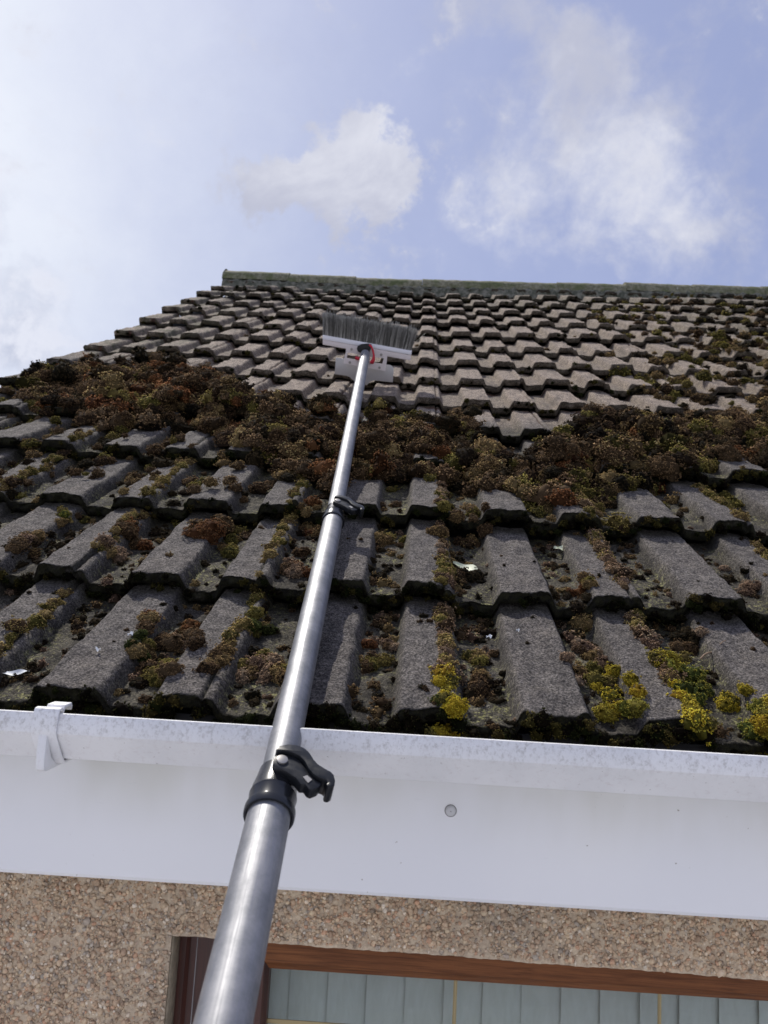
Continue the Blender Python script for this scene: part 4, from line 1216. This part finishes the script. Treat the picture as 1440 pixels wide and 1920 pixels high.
def section(p, q, r, name='pole_section'):
    s = Acc(); L_ = np.linalg.norm(q - p); n = max(2, int(L_ / .05))
    s.tube([p + (q - p) * t for t in np.linspace(0, 1, n)], r, 48)
    return s.build(name, m_alu, pole, smooth=False, auto=0.8)
R1, R2, R3 = .0155, .0178, .0212
uAB = (A_ - B_) / np.linalg.norm(A_ - B_); uBC = (B_ - C_) / np.linalg.norm(B_ - C_)
section(D_, C_ + uBC * .0, R3); section(C_ - uBC * .03, B_, R2); section(B_ - uAB * .03, A_, R1)
def clamp_(pt, axis, rl, sc_):
    """collar with a cam lever; rl = radius of the lower tube"""
    view = (CW - pt); t = axis
    c_ = view - t * view.dot(t); c_ /= np.linalg.norm(c_)
    r_ = np.cross(t, c_); r_ /= np.linalg.norm(r_)
    if r_[0] < 0: r_ = -r_
    s = Acc()
    prof_ = [(-.024, rl * 1.06), (-.024, rl * 1.16), (-.0225, rl * 1.19), (-.016, rl * 1.195), (-.0145, rl * 1.15), (-.0135, rl * 1.11), (.000, rl * 1.11), (.002, rl * 1.14), (.004, rl * 1.11), (.012, rl * 1.08), (.022, rl * 1.0), (.036, rl * .93), (.0365, rl * .80)]
    n = 48; vv = []
    for (h, rr) in prof_:
        for k_ in range(n):
            th_ = 2 * math.pi * k_ / n
            vv.append(pt + t * (h * sc_) + rr * (math.cos(th_) * r_ + math.sin(th_) * c_))
    s.add(vv, [(i * n + k_, i * n + (k_ + 1) % n, (i + 1) * n + (k_ + 1) % n, (i + 1) * n + k_) for i in range(len(prof_) - 1) for k_ in range(n)])
    col = s.build('clamp_collar', m_collar, pole, auto=0.45)
    # lever and lugs outlined in the plane across the pin, then extruded towards the pin's ends
    S_ = 8900.0 / sc_
    ang = math.radians(11.5)
    def cv(pts, ox=587, oy=360):
        o = []
        for (x, y) in pts:
            u, v_ = (x - ox) / S_, -(y - oy) / S_
            o.append((u * math.cos(ang) - v_ * math.sin(ang), u * math.sin(ang) + v_ * math.cos(ang)))
        return o
    org = pt + t * (0.0235 * sc_) + r_ * (.001)
    lug = [(508, 380), (515, 325), (548, 292), (600, 280), (680, 300), (750, 350), (790, 430), (830, 520), (880, 585), (925, 622), (893, 670), (830, 706), (800, 690), (776, 640), (735, 640), (700, 570), (620, 500), (540, 452), (515, 420)]
    s = Acc(); s.prism(cv(lug), (r_, t, c_), org, rl * .85, rl * 1.42)
    body = s.build('lug', m_blackp, col, bevel=.0010)
    strap = [(530, 262), (560, 215), (640, 182), (725, 185), (795, 218), (838, 275), (872, 365), (905, 420), (960, 468), (1015, 508), (1038, 545), (1042, 610), (1030, 668), (1000, 696), (962, 690), (957, 655), (975, 640), (955, 605), (895, 582), (850, 545), (812, 480), (785, 390), (740, 325), (670, 286), (600, 268), (545, 285)]
    s = Acc(); s.prism(cv(strap), (r_, t, c_), org, rl * .60, rl * 1.60)
    lev = s.build('lever', m_blackp, col, bevel=.0014)
    s = Acc()
    s.prism(cv([(587 + 52 * math.cos(a), 360 + 52 * math.sin(a)) for a in np.linspace(0, 6.283, 25)[:-1]]), (r_, t, c_), org, rl * .8, rl * 1.50)
    s.build('pin', m_pin, col, bevel=.0004)
    s = Acc()
    s.prism(cv([(760, 560), (800, 540), (840, 590), (800, 630)]), (r_, t, c_), org, rl * .7, rl * 1.46)
    s.build('screw', m_pin, col)
    return col
clamp_(C_ + uBC * .0, uBC, R3, 1.0)
clamp_(B_, uAB, R2, .92)

# head
HC = at_z(686, 672, 2.64)
hx = W @ np.array([1.0, 0, 0]); hn = W @ np.array([0, 0.12, 1.0]); hn /= np.linalg.norm(hn)
rt2 = math.radians(-6.6)
ex = hx * math.cos(rt2) + hn * math.sin(rt2)
ey = -hx * math.sin(rt2) + hn * math.cos(rt2)
ez = np.cross(ex, ey)
HS = F / 2.64 * 5.54
a0 = math.radians(9.2)
def hc(pts):
    o = []
    for (x, y) in pts:
        u, v_ = (x - 700) / HS, -(y - 620) / HS / 0.97
        o.append((u * math.cos(a0) - v_ * math.sin(a0), u * math.sin(a0) + v_ * math.cos(a0)))
    return o
m_hw, nt, b = mat('pinkish_white_pvc', (0.66, 0.60, 0.60), 0.45)
m_hw2, _, _ = mat('white_bar', (0.74, 0.74, 0.80), 0.4)
m_steel, nt, b = mat('scraper_steel', (0.44, 0.43, 0.44), 0.42, .35)
m_red, _, _ = mat('red_anodised', (0.55, 0.02, 0.045), 0.3, .3)
s = Acc(); s.prism(hc([(256, 430), (1168, 588), (1163, 642), (255, 482)]), (ex, ey, ez), HC, -.030, .004)
brush = s.build('brush_head', m_hw, pole, bevel=.001)
s = Acc(); s.prism(hc([(258, 386), (1176, 545), (1172, 586), (256, 431)]), (ex, ey, ez), HC, -.032, .006)
s.build('bristle_block', m_hw2, brush, bevel=.001)
s = Acc(); s.prism(hc([(385, 612), (600, 640), (960, 690), (988, 720), (978, 862), (790, 843), (742, 852), (705, 890), (585, 862), (525, 808), (490, 795), (365, 778)]), (ex, ey, ez), HC, -.012, -.0095)
s.build('scraper_blade', m_steel, pole, bevel=.0003)
# mounting plate with two slots (four strips round the slots)
s = Acc()
for q in ([(500, 492), (925, 560), (922, 622), (888, 618), (640, 588), (552, 562), (512, 562), (494, 560)], [(470, 668), (478, 605), (505, 612), (545, 622), (640, 636), (870, 676), (912, 684), (903, 745)],
          [(494, 560), (512, 562), (505, 612), (478, 605)], [(888, 618), (922, 622), (912, 684), (870, 676)], [(645, 589), (745, 602), (740, 653), (640, 637)]):
    s.prism(hc(q), (ex, ey, ez), HC, .0052, .0082)
mp = s.build('mounting_plate', m_hw, pole)
for (x, y) in ((555, 528), (862, 582), (535, 657), (842, 710)):
    s = Acc(); s.prism(hc([(x + 13 * math.cos(a), y + 13 * math.sin(a)) for a in np.linspace(0, 6.283, 13)[:-1]]), (ex, ey, ez), HC, .0080, .011)
    s.build('rivet', m_pin, mp)
s = Acc(); s.prism(hc([(615, 520), (625, 490), (660, 476), (730, 470), (765, 480), (760, 520), (745, 545), (742, 600), (735, 660), (725, 680), (660, 660), (655, 560), (628, 552)]), (ex, ey, ez), HC, .009, .034)
kn = s.build('swivel_joint', m_blackp, pole, bevel=.002)
s = Acc()
def h3(x, y, z): 
    o = hc([(x, y)])[0]; return HC + ex * o[0] + ey * o[1] + ez * z
s.tube([h3(745, 480, .034), h3(768, 500, .036), h3(782, 540, .036), h3(790, 585, .036), h3(786, 625, .036), h3(772, 650, .036), h3(755, 655, .034)], [.003, .0032, .0032, .0034, .006, .0075, .005], 12)
s.build('release_lever', m_red, pole, smooth=True)
s = Acc(); s.tube([h3(600, 612, .012), h3(655, 622, .02)], .006, 12); s.build('release_nut', m_red, pole, smooth=True)
# wire bristles: bundles of thin wires set in rows
m_wire, nt, b = mat('bristle_wire', (0.36, 0.355, 0.34), 0.45, .4)
at = nt.add('ShaderNodeAttribute', attribute_name='Col'); nt.l.new(at.outputs['Color'], b.inputs['Base Color'])
s = Acc()
gb = np.random.default_rng(4)
base0 = np.array(hc([(262, 390)])[0]); base1 = np.array(hc([(1172, 545)])[0])
for row in range(7):
    zrow = -.029 + row * .0055
    for i in range(78):
        t0 = (i + .5 * (row % 2)) / 78
        lean = gb.normal(0, .05); shade = gb.uniform(.35, 1.5)
        for k_ in range(8):
            b2 = base0 + (base1 - base0) * t0 + gb.normal(0, .0009, 2)
            ln_ = .072 * (gb.uniform(.82, 1.06) if gb.random() > .04 else gb.uniform(1.05, 1.22))
            tp = b2 + np.array([(lean + gb.normal(0, .045 if gb.random() > .06 else .2)) * ln_ + (t0 - .5) * .012, ln_])
            p0 = HC + ex * b2[0] + ey * b2[1] + ez * zrow
            zz = zrow + (row - 3) * .0018 + gb.normal(0, .003)
            p1 = HC + ex * tp[0] + ey * tp[1] + ez * zz
            wv2 = ex * .00042; wz = ez * .00042
            s.add([p0 - wv2, p0 + wv2, p0 + wz, p1 - wv2, p1 + wv2, p1 + wz], [(0, 1, 4, 3), (1, 2, 5, 4), (2, 0, 3, 5)], np.array((.34, .335, .32)) * shade)
s.build('bristles', m_wire, brush, attr=True)
